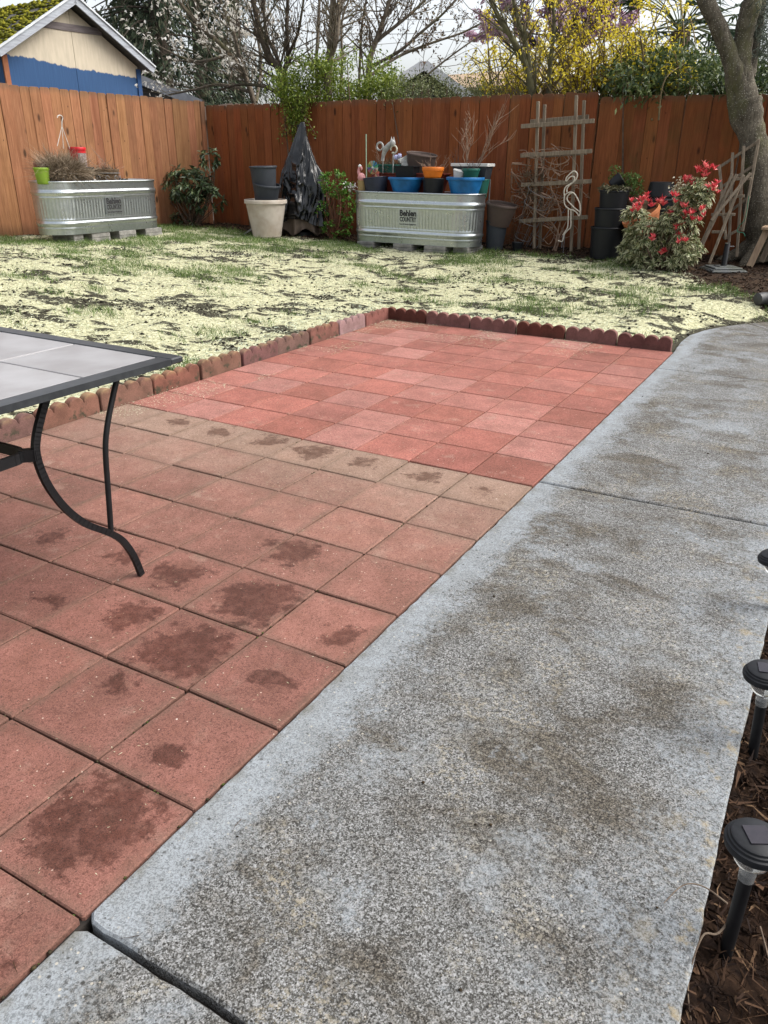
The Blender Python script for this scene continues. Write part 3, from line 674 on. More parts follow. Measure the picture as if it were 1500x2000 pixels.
# ================================================================== patio table
M_black = simple('black_metal', (.007, .007, .008), (.011, .011, .012), 30, .45, var=0, spec=.25)
M_frame = simple('charcoal_frame', (.020, .022, .025), (.032, .035, .038), 30, .36, var=0, spec=.4)
M_ttile = simple('grey_ceramic_tile', (.29, .285, .29), (.215, .205, .205), 5, .40, var=.05, bump=.06, bscale=90)
TX1, TX0, TY1, TY0, TZ = -.803, -2.43, 1.232, -.06, .71
tb = thing('patio_table', 'black metal patio table with square grey tile top', 'table', ((TX0+TX1)/2, (TY0+TY1)/2, 0))
ox, oy = tb.location.x, tb.location.y
m = MB(); hx, hy = (TX1-TX0)/2, (TY1-TY0)/2; fw, ft = .056, .020
for s in (-1, 1):
    m.box((0, s*(hy-fw/2), TZ-ft/2), (2*hx, fw, ft), None, .004); m.box((s*(hx-fw/2), 0, TZ-ft/2-.0007), (fw, 2*hy-2*fw+.001, ft), None, .0)
fr = m.build('table_frame', M_frame, tb, 20)
nxx, nyy = 4, 4; iw, ih = 2*hx-2*fw, 2*hy-2*fw; tw, th = iw/nxx, ih/nyy
mt = MB(); mt.box((0, 0, 0), (tw-.006, th-.006, .014), None, .002); me = mt.mesh('tile', M_ttile, 0)
for i in range(nxx):
    for j in range(nyy): instance('tile', me, tb, (-iw/2+(i+.5)*tw, -ih/2+(j+.5)*th, TZ-.0085))
m = MB(); m.box((0, 0, TZ-.022), (iw+.02, ih+.02, .008)); m.build('tray', M_black, tb, 0)
curve = [(.766, .69), (.735, .64), (.705, .58), (.694, .53), (.704, .46), (.728, .395), (.765, .33), (.82, .265), (.896, .205), (.945, .155), (.98, .085), (1.003, .004)]
rod = [(1.02, .69), (.985, .62), (.95, .54), (.931, .47), (.92, .36), (.912, .27), (.906, .205)]
def smooth_path(pts, n=5):
    P = [Vector(p) for p in pts]; out = []
    for i in range(len(P)-1):
        p0, p1, p2, p3 = P[max(i-1, 0)], P[i], P[i+1], P[min(i+2, len(P)-1)]
        for k in range(n):
            t = k/n; out.append(.5*((2*p1)+(p2-p0)*t+(2*p0-5*p1+4*p2-p3)*t*t+(3*p1-p0-3*p2+p3)*t**3))
    return out+[P[-1]]
for sx in (1, -1):
    for sy in (1, -1):
        Xl = sx*(-.87-ox)
        m = MB()
        pc = smooth_path([(Xl, sy*(yy-oy), z) for yy, z in curve])
        for a_, b_ in zip(pc[:-1], pc[1:]):
            m.bar(a_+(a_-b_)*.08, b_+(b_-a_)*.08, .021, .014, (1, 0, 0))
        lg = m.build('leg', M_black, tb, 30)
        m = MB(); m.tube(smooth_path([(Xl, sy*(yy-oy), z) for yy, z in rod]), .009, 10); m.build('brace', M_black, lg, 60)
hx2, hy2 = abs(-.87-ox)-.012, abs(.683-oy); ring = []
for (sx, sy, a0) in ((1, 1, 0), (-1, 1, 90), (-1, -1, 180), (1, -1, 270)):
    r_ = .05
    for k in range(6):
        th_ = R(a0+90*k/5); ring.append((sx*(hx2-r_)+r_*math.cos(th_), sy*(hy2-r_)+r_*math.sin(th_), .53))
m = MB()
for i in range(len(ring)): m.bar(ring[i-1], ring[i], .012, .030, (0, 0, 1))
m.build('stretcher_ring', M_black, tb, 30)
for sx in (1, -1):
    for sy in (1, -1):
        m = MB(); m.bar((sx*(hx2-.018), sy*(hy2-.018), .53), (sx*abs(-.87-ox), sy*abs(.697-oy), .53), .024, .034, (0, 0, 1)); m.build('bracket', M_black, tb, 0)

# ================================================================== solar path lights
M_bplastic = simple('black_plastic', (.007, .007, .008), (.011, .011, .012), 40, .45, var=0, spec=.25)
M_dgrey = simple('dark_grey_plastic', (.012, .013, .015), (.018, .019, .022), 40, .5, var=0, spec=.22)
M_pv = simple('solar_cell', (.012, .010, .016), (.020, .016, .022), 60, .25, var=0)
tg = NT('clear_plastic'); tg.set(Base_Color=(.9, .9, .88), Roughness=.12); tg.b.inputs['Transmission Weight'].default_value = .85; tg.b.inputs['IOR'].default_value = 1.3; M_clear = tg.m
def solar(x, y, ztop, label, rz, tilt):
    z0 = -.075; t = thing('solar_path_light', label, 'solar light', (x, y, z0), rz, 'solar lights along the walk'); t.rotation_euler = (tilt[0], tilt[1], rz); h = ztop-z0
    m = MB(); m.lathe([(.004, -.06), (.0125, 0), (.0125, h-.085)], 16); m.build('stake', M_bplastic, t, 40)
    m = MB(); m.lathe([(.0135, h-.10), (.0145, h-.085), (.0145, h-.070)], 20); m.lathe([(.0145, h-.070), (.020, h-.064), (.029, h-.056), (.032, h-.040), (.033, h-.022)], 24, wob=lambda th, z: .02*math.sin(12*th)); m.build('lens', M_clear, t, 60)
    m = MB(); m.lathe([(.03, h-.026), (.050, h-.024), (.052, h-.014), (.051, h-.010), (.0475, h-.0085), (.0465, h-.004), (.0435, h-.003), (.0425, h+.001), (.039, h+.003), (0, h+.0045)], 40); cp = m.build('cap', M_dgrey, t, 35)
    m = MB(); m.box((0, 0, h+.0042), (.040, .040, .004)); m.build('solar_panel', M_pv, cp, 0)
    return t
solar(1.050, .575, .235, 'nearest black solar stake light with clear lens beside the walk', .5, (0, .0))
solar(1.032, 1.17, .20, 'middle black solar stake light half cut by the right edge', .2, (0, -.06))
solar(1.022, 1.86, .19, 'farthest small solar light cap at the right edge beyond the others', .0, (0, -.17))
M_twig = simple('dry_twig', (.17, .125, .085), (.09, .06, .04), 30, .85)
def twig(pts, r, label):
    m = MB(); P = smooth_path(pts, 6); m.tube(P, [r*(1-.6*i/len(P)) for i in range(len(P))], 6); tag(m.build('twig', M_twig), label, 'twig', 'loose twigs by the walk edge')
twig([(1.055, .62, .02), (1.03, .55, .012), (1.005, .52, .02), (1.000, .45, -.02), (1.02, .40, -.055)], .0024, 'bent dry twig leaning on the nearest solar light stake')
twig([(1.035, .62, .015), (.99, .64, .012), (.955, .63, .006), (.93, .57, .005)], .0017, 'thin curved twig lying over the concrete edge')
twig([(1.10, .66, -.05), (1.13, .56, -.045), (1.15, .47, -.05)], .0018, 'straight pale twig on the bark right of the nearest light')

# ================================================================== galvanised stock tanks
def make_galv():
    t = NT('galvanised_steel'); v = t.coord('Object')
    sp = t.voro(v, 55, out=1); n = t.noise(v, 7, 5, .6); st_ = t.noise(t.coord('Object', (1, 1, .12)), 16, 4)
    bw = t.n('RGBToBW'); t.l(sp, bw.inputs[0])
    c = t.mix(t.mr(bw.outputs[0], .2, .8), (.44, .475, .49), (.49, .525, .54)); c = t.mix(t.mr(st_, .45, .8, 0, .4), c, (.36, .385, .39))
    t.set(Base_Color=c, Metallic=.92, Roughness=t.mr(n, .3, .7, .27, .31)); return t.m
M_galv = make_galv()
M_label = simple('pale_label', (.34, .36, .35), (.29, .31, .30), 30, .45, var=0)
M_ink = simple('black_ink', (.010, .010, .012), (.014, .014, .016), 30, .6, var=0)
M_block = simple('grey_concrete_block', (.25, .24, .22), (.15, .145, .13), 18, .95, bump=.4)
M_potsoil = simple('potting_soil', (.03, .022, .016), (.012, .009, .007), 40, 1, bump=.8, var=0)
dg = None
def text_mesh(s, size, bold, mat, squash=1.0, font=None):
    cu_ = bpy.data.curves.new('lettering', 'FONT'); cu_.body = s; cu_.size = size; cu_.align_x = 'CENTER'; cu_.align_y = 'CENTER'; cu_.offset = bold; cu_.extrude = .0008; cu_.resolution_u = 3
    o = bpy.data.objects.new('tmp', cu_); col.objects.link(o); bpy.context.view_layer.update()
    me = bpy.data.meshes.new_from_object(o.evaluated_get(bpy.context.evaluated_depsgraph_get())); bpy.data.objects.remove(o)
    me.materials.clear(); me.materials.append(mat)
    w = max(v.co.x for v in me.vertices)-min(v.co.x for v in me.vertices)
    return me, w
def tank(loc, rz, label, blocks, sign, soil):
    L, W, H = 1.83, .61, .61; t = thing('stock_tank', label, 'stock tank', loc, rz, 'galvanised stock tanks used as planters'); per = 2*(L-W)+math.pi*W
    n = 780; hs_ = (L-W)/2; rr = W/2
    def pt(s, off):
        s = s % per
        if s < 2*hs_: return (-hs_+s, -rr-off)
        s -= 2*hs_
        if s < math.pi*rr: a = -math.pi/2+s/rr; return (hs_+(rr+off)*math.cos(a), (rr+off)*math.sin(a))
        s -= math.pi*rr
        if s < 2*hs_: return (hs_-s, rr+off)
        s -= 2*hs_; a = math.pi/2+s/rr; return (-hs_+(rr+off)*math.cos(a), (rr+off)*math.sin(a))
    zs = [0, .006, .02, .05, .066, .074, .082, .095, .112, .128, .142, .155, .166, .174, .182, .19, .20, .21, .29, .38, .418, .428, .434, .440, .448, .458, .470, .486, .500, .512, .522, .53, .56, .60, .61]
    def prof(z):
        o = -.016*(1-z/H)
        for c, w, a in ((.128, .030, .013), (.486, .030, .013)): o += a*max(0, math.cos(min(1, abs(z-c)/w)*math.pi/2))
        for c in (.074, .174, .434): o += .003*max(0, 1-abs(z-c)/.010)
        return o
    def flute(z): return max(0, min(1, (z-.185)/.02, (.425-z)/.02))
    vs = []; fs = []
    for z in zs:
        for i in range(n):
            s = per*i/n; fl = flute(z)*.0024*math.cos(2*math.pi*s/.0448); vs.append((*pt(s, prof(z)+fl), z))
    for r in range(len(zs)-1): fs += [(r*n+i, r*n+(i+1) % n, (r+1)*n+(i+1) % n, (r+1)*n+i) for i in range(n)]
    fs.append(tuple(range(n-1, -1, -1)))
    m = MB(); m.add(vs, fs); m.build('tank_wall', M_galv, t, 60)
    m = MB(); k = 120; lay = [(-.012, soil-.02), (-.012, .60), (-.010, .605)]
    vs = [(*pt(per*i/k, o), z) for o, z in lay for i in range(k)]; fs = [(r*k+(i+1) % k, r*k+i, (r+1)*k+i, (r+1)*k+(i+1) % k) for r in range(2) for i in range(k)]
    m.add(vs, fs); m.build('inner_wall', M_galv, t, 60)
    m = MB(); ringp = [Vector((*pt(per*i/k, 0), H)) for i in range(k)]; m.tube(ringp+[ringp[0]], .0125, 8, False); m.build('rim', M_galv, t, 80)
    m = MB(); kk = 60; vs = [(*pt(per*i/kk, -.013), soil) for i in range(kk)]+[(0, 0, soil+.01)]; m.add(vs, [(i, (i+1) % kk, kk) for i in range(kk)]); m.build('soil', M_potsoil, t, 60)
    pl = MB(); pl.box((sign[0], -rr+.0055-.003, sign[1]), (.285, .004, .205), None, 0); p = pl.build('label_plate', M_galv, t, 0)
    for s, size, bold, dz, wid in (('Behlen', .098, .0042, .052, .245), ('COUNTRY', .075, .0026, -.022, .245), ('Farm & Ranch Equipment', .026, .0006, -.078, .245)):
        me, w = text_mesh(s, size, bold, M_ink); o = instance('lettering', me, p, (sign[0], -rr-.0008, sign[1]+dz), (R(90), 0, 0), (wid/w, 1.0 if s != 'COUNTRY' else 1.05, 1))
    for i, (bx, by, ww, hh, lb) in enumerate(blocks):
        bo = thing('concrete_block', lb, 'block', (0, 0, 0)); Mz = Matrix.Rotation(rz, 3, 'Z'); p2 = Mz @ Vector((bx, by, 0)); gg = g(loc[0]+p2.x, loc[1]+p2.y)
        bo.location = (loc[0]+p2.x, loc[1]+p2.y, gg-.02); bo.rotation_euler = (0, 0, rz+rnd.gauss(0, .03)); hh = loc[2]-gg+.02; hf = hh/2
        tag(bo, None, None, 'blocks propping the tanks')
        for q in range(2): mm = MB(); mm.box((0, 0, hf*(q+.5)), (ww-.006*q, .40, hf-.003), None, .004); mm.build('paver_slab', M_block, bo, 0)
    return t
BL = ['leftmost', 'second', 'third', 'rightmost']
tankL = tank((-7.80, 7.15, .40), R(89), 'galvanised oval stock tank by the sunlit left fence, dried plants on top', [(-.60, -.06, .16, .1, 'leftmost block under the left galvanised tank'), (-.25, -.08, .30, .1, 'low wide block under the left tank, second from left'), (.18, -.10, .30, .1, 'grey stacked slabs under the left tank below its label'), (.66, -.10, .30, .1, 'grey stacked slabs under the far right end of the left tank')], (.0, .32), .585)
tankR = tank((-4.00, 9.05, .30), R(-2), 'galvanised oval stock tank heaped with colourful plastic pots before the back fence', [(-.62, -.12, .26, .1, 'leftmost block under the right galvanised tank'), (-.05, -.12, .28, .1, 'middle pale block under the right galvanised tank'), (.42, -.12, .30, .1, 'pale block under the right tank, second from its right end'), (.74, .0, .22, .1, 'tan block under the right end of the right tank')], (.02, .32), .56)

# ================================================================== pots and things on the tanks
def plastic(name, c, rough=.5, d=.8, scale=6): return simple(name, c, tuple(q*d for q in c), scale, rough, var=.05, bump=.08, bscale=40, spec=.3)
M_gpot = plastic('grey_plastic', (.034, .039, .047), .55); M_bpot = plastic('black_nursery_plastic', (.007, .008, .010), .5)
M_blue = plastic('blue_plastic', (.014, .15, .40), .45, .5); M_navy = plastic('faded_navy_glaze', (.024, .030, .050), .4, .7)
M_orange = plastic('orange_plastic', (.66, .17, .015), .5); M_green = plastic('dark_green_plastic', (.016, .11, .085), .5)
M_lime = plastic('lime_plastic', (.20, .32, .03), .5); M_terra = simple('terracotta', (.46, .15, .05), (.34, .12, .05), 7, .85)
M_brick = plastic('brick_red_plastic', (.19, .035, .022), .55); M_tan = plastic('tan_ceramic', (.30, .21, .09), .6)
M_white = plastic('white_plastic', (.62, .62, .60), .5, .85); M_beige = simple('beige_stone_pot', (.48, .43, .37), (.36, .30, .24), 5, .85, bump=.15)
M_red = plastic('red_plastic', (.50, .012, .020), .45); M_pink = plastic('pink_paint', (.56, .26, .26), .55)
M_brown = plastic('brown_plastic', (.085, .060, .050), .6); M_silver = simple('weathered_silver', (.42, .42, .40), (.24, .24, .23), 20, .5, var=0)
M_coco = simple('coconut_fibre', (.15, .09, .045), (.06, .036, .02), 35, 1, bump=.9, bscale=60)
M_dry = leafmat('dry_grass', [(0, (.07, .05, .032)), (.5, (.17, .125, .085)), (1, (.38, .31, .23))], .95, trans=.1, spec=.1)
M_stem = simple('dry_stem', (.33, .22, .15), (.20, .12, .08), 20, .85)
M_wire = simple('grey_wire', (.16, .16, .16), (.10, .10, .10), 30, .5, var=0)
def pot(name, label, c, rt, rb, h, mat, rim=.03, out=.008, tilt=(0, 0), soil=True, group=None, cat='pot', rings=0, upside=False, n=32, wob=None, rz=0):
    """tapered pot with a rolled rim; c is the centre of its base"""
    t = thing(name, label, cat, c, rz, group); t.rotation_euler = (tilt[0], tilt[1], rz)
    if upside: t.rotation_euler = (math.pi+tilt[0], tilt[1], rz); t.location.z += h
    pr = [(rb*.9, 0), (rb, .006)]
    K = 6
    for i in range(1, K+1):
        f = i/K; pr.append((rb+(rt-out-rb)*f, .006+(h-rim-.006)*f))
    inn = [(rt-out-.006, h-rim), (rb+(rt-out-rb)*.7-.006, h*.62)]
    m = MB(); m.lathe(pr+inn, n, wob=wob); m.build('pot_body', mat, t, 45)
    m = MB(); m.lathe([(rt-out, h-rim), (rt-.001, h-rim+.003), (rt, h-rim*.5), (rt-.001, h-.004), (rt-.005, h), (rt-.011, h-.004), (rt-.013, h-rim)], n, wob=wob); m.build('pot_rim', mat, t, 50)
    if soil:
        m = MB(); m.lathe([(rt-out-.008, h-rim*.9), (rt*.5, h-rim*.75), (0, h-rim*.7)], 20); m.build('soil', M_potsoil, t, 60)
    return t
def stems(root, base, tops, r=.004, mat=None, name='dry_stem', wig=.02, kids=3, seed=1):
    rr_ = random.Random(seed); m = MB()
    for (bx, by, bz), (tx, ty, tz) in zip(base, tops):
        A, B = Vector((bx, by, bz)), Vector((tx, ty, tz)); L = (B-A).length; pts = [A]
        for k in range(1, 7): pts.append(A.lerp(B, k/6)+Vector((rr_.gauss(0, wig), rr_.gauss(0, wig), rr_.gauss(0, wig*.3)))*(k/6)*(1 if k < 6 else .3))
        P = smooth_path(pts, 3); m.tube(P, [r*(1-.65*i/len(P)) for i in range(len(P))], 5)
        for q in range(kids):
            i = rr_.randrange(len(P)//3, len(P)-3); d = (P[i+2]-P[i]).normalized()+Vector((rr_.gauss(0, .5), rr_.gauss(0, .4), rr_.gauss(.1, .2))); l = L*rr_.uniform(.12, .35)
            p1 = P[i]+d*l*.5; p2 = P[i]+d*l+Vector((0, 0, l*.15)); m.tube([P[i], p1, p2], [r*.55, r*.4, r*.2], 4)
    o = m.build(name, mat or M_stem, root, 60); o['kind'] = 'stuff'; return o
TZR = .30+.56   # soil level in the right tank
def on_r(px, Y, z=TZR):     # a spot on the right tank's soil, seen in column px
    p = at_y(px, 372, Y); return (p.x, Y, z)
YF, YB = 8.92, 9.16
def mpp(p): return (Vector(p)-CAM).dot(cf)/FPX
gp = 'pots heaped on the right tank'
def rpot(px0, px1, ytop, Y, mat, name, label, z=TZR, taper=.78, soil=True, **kw):
    a = at_y(px0, ytop, Y); b_ = at_y(px1, ytop, Y); rt = abs(b_.x-a.x)/2*.97; h = max(.06, (a.z+b_.z)/2-z); return pot(name, label, ((a.x+b_.x)/2, Y, z), rt, rt*taper, h, mat, group=gp, soil=soil, **kw)
rpot(714, 758, 346, 8.92, M_navy, 'glazed_pot', 'faded navy pot tilted at the left end of the right tank', rim=.012, out=.004, tilt=(0, -.10), taper=.80)
p1 = rpot(761, 826, 346, 8.94, M_blue, 'blue_bowl_planter', 'bright blue bowl planter on the right tank, left of the orange pot', rim=.03, out=.02, taper=.62)
rpot(827, 867, 348, 8.92, M_bpot, 'nursery_pot', 'black pot on the right tank standing under the orange pot', rim=.01, out=.003, taper=.85)
zo = at_y(847, 348, 8.92).z
rpot(826, 866, 326, 8.92, M_orange, 'orange_pot', 'orange plastic pot standing on a black pot', z=zo, rim=.045, out=.008, taper=.76)
p2 = rpot(874, 945, 346, 8.94, M_blue, 'blue_bowl_planter', 'bright blue bowl planter at the right end of the tank', rim=.035, out=.022, taper=.66)
rpot(925, 956, 350, 9.14, M_green, 'teal_pot', 'dark teal pot behind the right blue bowl', rim=.02, out=.004, taper=.7)
zb = at_y(920, 346, 8.96).z-.02
rpot(903, 937, 329, 8.98, M_green, 'green_pot', 'small dark green pot standing in the right blue bowl', z=zb, rim=.03, out=.006, taper=.75)
rpot(883, 907, 332, 8.94, M_white, 'white_pot', 'little white pot tilted in the right blue bowl', z=zb, rim=.018, out=.006, taper=.7, tilt=(0, .22))
rpot(699, 716, 352, 8.86, M_tan, 'tan_pot', 'small tan pot at the left tip of the right tank', rim=.012, out=.003, taper=.85)
def bbox_planter(name, label, pxa, pxb, yt, yb, Y, depth, mat, rim_mat=None, cat='planter', tilt=0, soil=True, thick=.008, rimh=.018):
    a, b_ = at_y(pxa, yt, Y), at_y(pxb, yb, Y); w = b_.x-a.x; h = a.z-b_.z
    t = thing(name, label, cat, ((a.x+b_.x)/2, Y, b_.z), 0, gp); t.rotation_euler = (0, tilt, 0); m = MB(); k = .86
    o = [(-w/2, -depth/2), (w/2, -depth/2), (w/2, depth/2), (-w/2, depth/2)]
    vs = [(x*k, y*k, 0) for x, y in o]+[(x, y, h) for x, y in o]+[(x-math.copysign(thick, x), y-math.copysign(thick, y), h) for x, y in o]+[((x-math.copysign(thick, x))*.95, (y-math.copysign(thick, y))*.95, h*.7) for x, y in o]
    fs = [(3, 2, 1, 0), (12, 13, 14, 15)]+[(r+i, r+(i+1) % 4, r+4+(i+1) % 4, r+4+i) for r in (0, 4, 8) for i in range(4)]
    m.add(vs, fs); m.build('planter_body', mat, t, 20)
    m = MB()
    for s in (-1, 1): m.box((0, s*(depth/2+.004), h-rimh/2+.002), (w+.024, .016, rimh), None, .003); m.box((s*(w/2+.004), 0, h-rimh/2+.0012), (.016, depth-.008, rimh), None, .003)
    m.build('planter_rim', rim_mat or mat, t, 20)
    if soil: m = MB(); m.box((0, 0, h-.03), (w*.94, depth*.92, .02)); m.build('soil', M_potsoil, t, 0)
    return t
bbox_planter('window_box', 'long brick red window box behind the blue bowls', 741, 872, 337, 378, 9.13, .18, M_brick)
t_win = bbox_planter('window_box', 'dark teal window box of dried plants left of the black container', 737, 781, 321, 338, 9.10, .16, M_green)
w0 = at_y(748, 320, 9.1); w1 = at_y(770, 320, 9.1)
nn = 900; Pd = np.stack([rng.uniform(-.17, .15, nn), rng.uniform(-.07, .07, nn), rng.uniform(.0, .10, nn)], 1); strips('dried_plants', Pd, rng.normal(size=(nn, 3))*.7+np.array([0, -.1, .6]), rng.uniform(.04, .12, nn), .005, M_dry, t_win, rng.random(nn)*.7, .5)
for k_, (bx, tx, tz) in enumerate(((-.14, -.20, .30), (-.05, -.22, .22), (.05, .09, .24))): stems(t_win, [(bx, 0, .05)], [(tx, .02, tz)], .003, None, 'dry_stem', .02, 3, k_+3)
bbox_planter('square_container', 'black square container behind the left blue bowl', 778, 814, 324, 347, 9.02, .20, M_bpot, rimh=.01)
t_w = bbox_planter('white_planter', 'white-rimmed rectangular planter with bare stems at the right end', 890, 956, 319, 352, 9.17, .22, M_gpot, M_white, rimh=.035)
bA = at_y(912, 319, 9.17); bB = at_y(938, 319, 9.17); cW = t_w.location
def lw(px, py, Y=9.17): p = at_y(px, py, Y); return (p.x-cW.x, p.y-cW.y, p.z-cW.z)
stems(t_w, [lw(912, 322)]*5+[lw(909, 322)]*2, [lw(912, 216), lw(906, 232), lw(903, 250), lw(915, 235), lw(921, 232), lw(904, 270), lw(934, 235)], .0055, None, 'bare_stem', .03, 6, 11)
stems(t_w, [lw(935, 324)]*4+[lw(930, 324)]*2, [lw(985, 207), lw(987, 203), lw(974, 217), lw(970, 215), lw(1008, 254, 9.1), lw(965, 250)], .0055, None, 'bare_stem', .035, 5, 12)
stems(t_w, [lw(893, 340)]*3, [lw(887, 288), lw(897, 283), lw(883, 305)], .003, M_brown, 'dark_stem', .02, 5, 14)
# dry stubs in the orange pot and the green pot
for nm, lo in (('orange_pot', .14), ('green_pot', .12)):
    o = bpy.data.objects[nm]; hh = .13; q = [((rnd.gauss(0, .06)), rnd.gauss(0, .05), hh*.8) for _ in range(16)]
    stems(o, q, [(x_*1.9+rnd.gauss(0, .03), y_*1.7, z_+rnd.uniform(.05, .20)) for x_, y_, z_ in q], .003, M_stem if nm == 'orange_pot' else M_brown, 'dry_stem', .012, 2, 21)
# big grey pot lying on its side, white sheet, brick pots behind
pg = at_y(820, 333, 9.26); pot('storage_pot', 'large grey-brown plastic pot tipped behind the orange pot', (pg.x, 9.26, pg.z-.03), .205, .165, .235, M_brown, .022, .010, tilt=(.06, .14), soil=False, group=gp)
pa = at_y(793, 315, 9.16); t = thing('folded_sheet', 'crumpled whitish plastic sheet leaning on the grey pot', 'sheet', (pa.x, 9.16, pa.z), 0, gp)
m = MB(); vs = []; N_ = 7
for i in range(N_):
    for j in range(N_): vs.append(((i/(N_-1)-.5)*.21, -.05+.03*math.sin(i*1.4+j)+.06*j/(N_-1), (j/(N_-1)-.5)*.12+.05*(i/(N_-1)-.5)+rnd.gauss(0, .006)))
m.add(vs, [(i*N_+j, (i+1)*N_+j, (i+1)*N_+j+1, i*N_+j+1) for i in range(N_-1) for j in range(N_-1)]); q = m.build('sheet', simple('weathered_sheet', (.42, .43, .40), (.26, .26, .24), 12, .7), t, 30)
q.modifiers.new('thick', 'SOLIDIFY').thickness = .006
# pinwheel, stake, ornaments
pc_ = at_y(728, 327, 8.84); t = thing('pinwheel', 'rainbow foil pinwheel at the left end of the right tank', 'pinwheel', (pc_.x, 8.84, TZR), 0); zc = pc_.z-TZR
HUES = [(.05, .25, .12), (.03, .16, .30), (.12, .32, .36), (.36, .38, .34), (.42, .36, .10), (.10, .30, .08), (.10, .08, .28), (.34, .10, .14)]
for k in range(12):
    m = MB(); a0, a1 = 2*math.pi*k/12, 2*math.pi*(k+1)/12; r_ = .078
    m.add([(0, -.004, zc), (r_*math.cos(a0), -.012, zc+r_*math.sin(a0)), (r_*1.03*math.cos((a0+a1)/2), .0, zc+r_*1.03*math.sin((a0+a1)/2)), (r_*math.cos(a1), .006, zc+r_*math.sin(a1))], [(0, 1, 2, 3)])
    o = m.build('vane', simple('foil_%d' % k, HUES[k % 8], None, 8, .35, var=0), t, 0); o.modifiers.new('thick', 'SOLIDIFY').thickness = .002
m = MB(); m.tube([(0, .008, -.05), (0, .008, zc)], .004, 6); m.lathe([(0, -.01), (.012, -.008), (.012, .004), (0, .006)], 10, (0, -.008, zc), Matrix.Rotation(R(90), 3, 'X')); m.build('stick', M_white, t, 60)
pc_ = at_y(733, 339, 8.82); t = thing('flower_spinner', 'small red and gold spinner below the rainbow pinwheel', 'pinwheel', (pc_.x, 8.82, pc_.z), 0)
for k in range(9):
    m = MB(); a0 = 2*math.pi*k/9; r_ = .058
    m.add([(0, -.004, 0), (r_*math.cos(a0), -.010, r_*math.sin(a0)), (r_*1.1*math.cos(a0+.35), .0, r_*1.1*math.sin(a0+.35)), (r_*.8*math.cos(a0+.7), .008, r_*.8*math.sin(a0+.7))], [(0, 1, 2, 3)])
    o = m.build('petal', simple('petal_%d' % k, [(.34, .08, .05), (.42, .28, .14), (.20, .05, .05)][k % 3], None, 8, .4, var=0), t, 0); o.modifiers.new('thick', 'SOLIDIFY').thickness = .002
m = MB(); m.tube([(0, .006, -.14), (0, .006, 0)], .003, 6); m.build('stick', M_stem, t, 60)
s0, s1 = at_y(716, 346, 8.86), at_y(715, 262, 8.86)
m = MB(); m.tube([(s0.x, 8.86, TZR-.05), (s1.x, 8.86, s1.z)], .0075, 8); tag(m.build('plant_stake', simple('pale_green_stake', (.26, .36, .25), None, 10, .6)), 'tall pale green plant stake beside the rainbow pinwheel', 'stake')
# silver cat ornament on a stake
oc = at_y(755, 317, 9.0); t = thing('cat_ornament', 'weathered silver cat-shaped ornament arching above the right tank', 'ornament', (oc.x, 9.0, oc.z-.10), 0)
def lo_(px, py): p = at_y(px, py, 9.0); return Vector((p.x-t.location.x, 0, p.z-t.location.z))
m = MB(); P = [lo_(747, 314), lo_(749, 302), lo_(753, 292), lo_(758, 286), lo_(763, 281), lo_(766, 277)]; m.tube(smooth_path(P, 4), [.022, .022, .022, .022, .026, .028, .030, .032, .036, .036, .036, .034, .034, .034, .034, .032, .030, .028, .026, .024, .02][:len(smooth_path(P, 4))], 10); m.build('body', M_silver, t, 70)
m = MB(); cc = lo_(742, 286); m.tube([cc+Vector((.045*math.cos(a_), 0, .045*math.sin(a_))) for a_ in np.linspace(-1.0, 5.0, 20)], [.013]*19+[.008], 8); m.build('tail', M_silver, t, 70)
m = MB(); cc = lo_(767, 279); m.lathe([(0, -.045), (.03, -.032), (.038, 0), (.028, .03), (0, .042)], 14, cc); m.build('head', M_silver, t, 70)
m = MB(); 
for s in (-.018, .016): m.lathe([(.014, 0), (0, .05)], 8, cc+Vector((s, 0, .028)))
m.build('ear', M_silver, t, 40)
m = MB(); c2 = lo_(770, 292); m.tube([c2+Vector((.045*math.cos(a_), -.01, .045*math.sin(a_)-.0)) for a_ in np.linspace(-2.2, 3.4, 18)], .011, 8); m.build('curled_paw', simple('cream_metal', (.5, .48, .38), None, 12, .5), t, 70)
m = MB(); m.tube([lo_(768, 296), lo_(768, 322)+Vector((0, 0, -.1))], .008, 6); m.tube([lo_(748, 312), lo_(748, 322)+Vector((0, 0, -.1))], .006, 6); m.build('stake', M_silver, t, 60)
M_lil = simple('lilac_plastic', (.42, .43, .66), None, 10, .5, var=0); m = MB(); c3 = lo_(778, 306)
for s in (-1, 1): m.lathe([(0, -.035), (.026, -.02), (.03, .01), (.012, .03), (0, .034)], 12, c3+Vector((s*.024, -.015, s*.008)), Matrix.Rotation(s*.9, 3, 'Y'))
m.build('bow', M_lil, t, 60)
# pink flamingo-coloured figurine and white flowers at the tip of the tank
pf = at_y(704, 352, 8.84); t = thing('pink_figurine', 'small pink and white garden figurine at the left tip of the right tank', 'figurine', (pf.x, 8.84, pf.z-.0), 0)
m = MB(); m.lathe([(0, -.01), (.045, .0), (.055, .03), (.042, .065), (.02, .085), (0, .09)], 16, (.018, 0, 0)); m.build('body', M_pink, t, 70)
m = MB(); m.tube(smooth_path([(-.0, 0, .04), (-.025, 0, .09), (-.022, 0, .13), (-.005, 0, .16), (.012, 0, .15), (.018, 0, .12)], 4), [.022]*6+[.018]*6+[.016]*6+[.012]*2+[.008], 10); m.build('neck', M_pink, t, 70)
m = MB(); m.lathe([(0, -.022), (.02, -.01), (.024, .008), (0, .026)], 12, (-.008, 0, .168)); m.build('head', M_white, t, 70)
pf = at_y(690, 352, 8.86); t = thing('white_flower', 'tiny white blossoms beside the pink figurine', 'flower', (pf.x, 8.80, TZR-.02), 0)
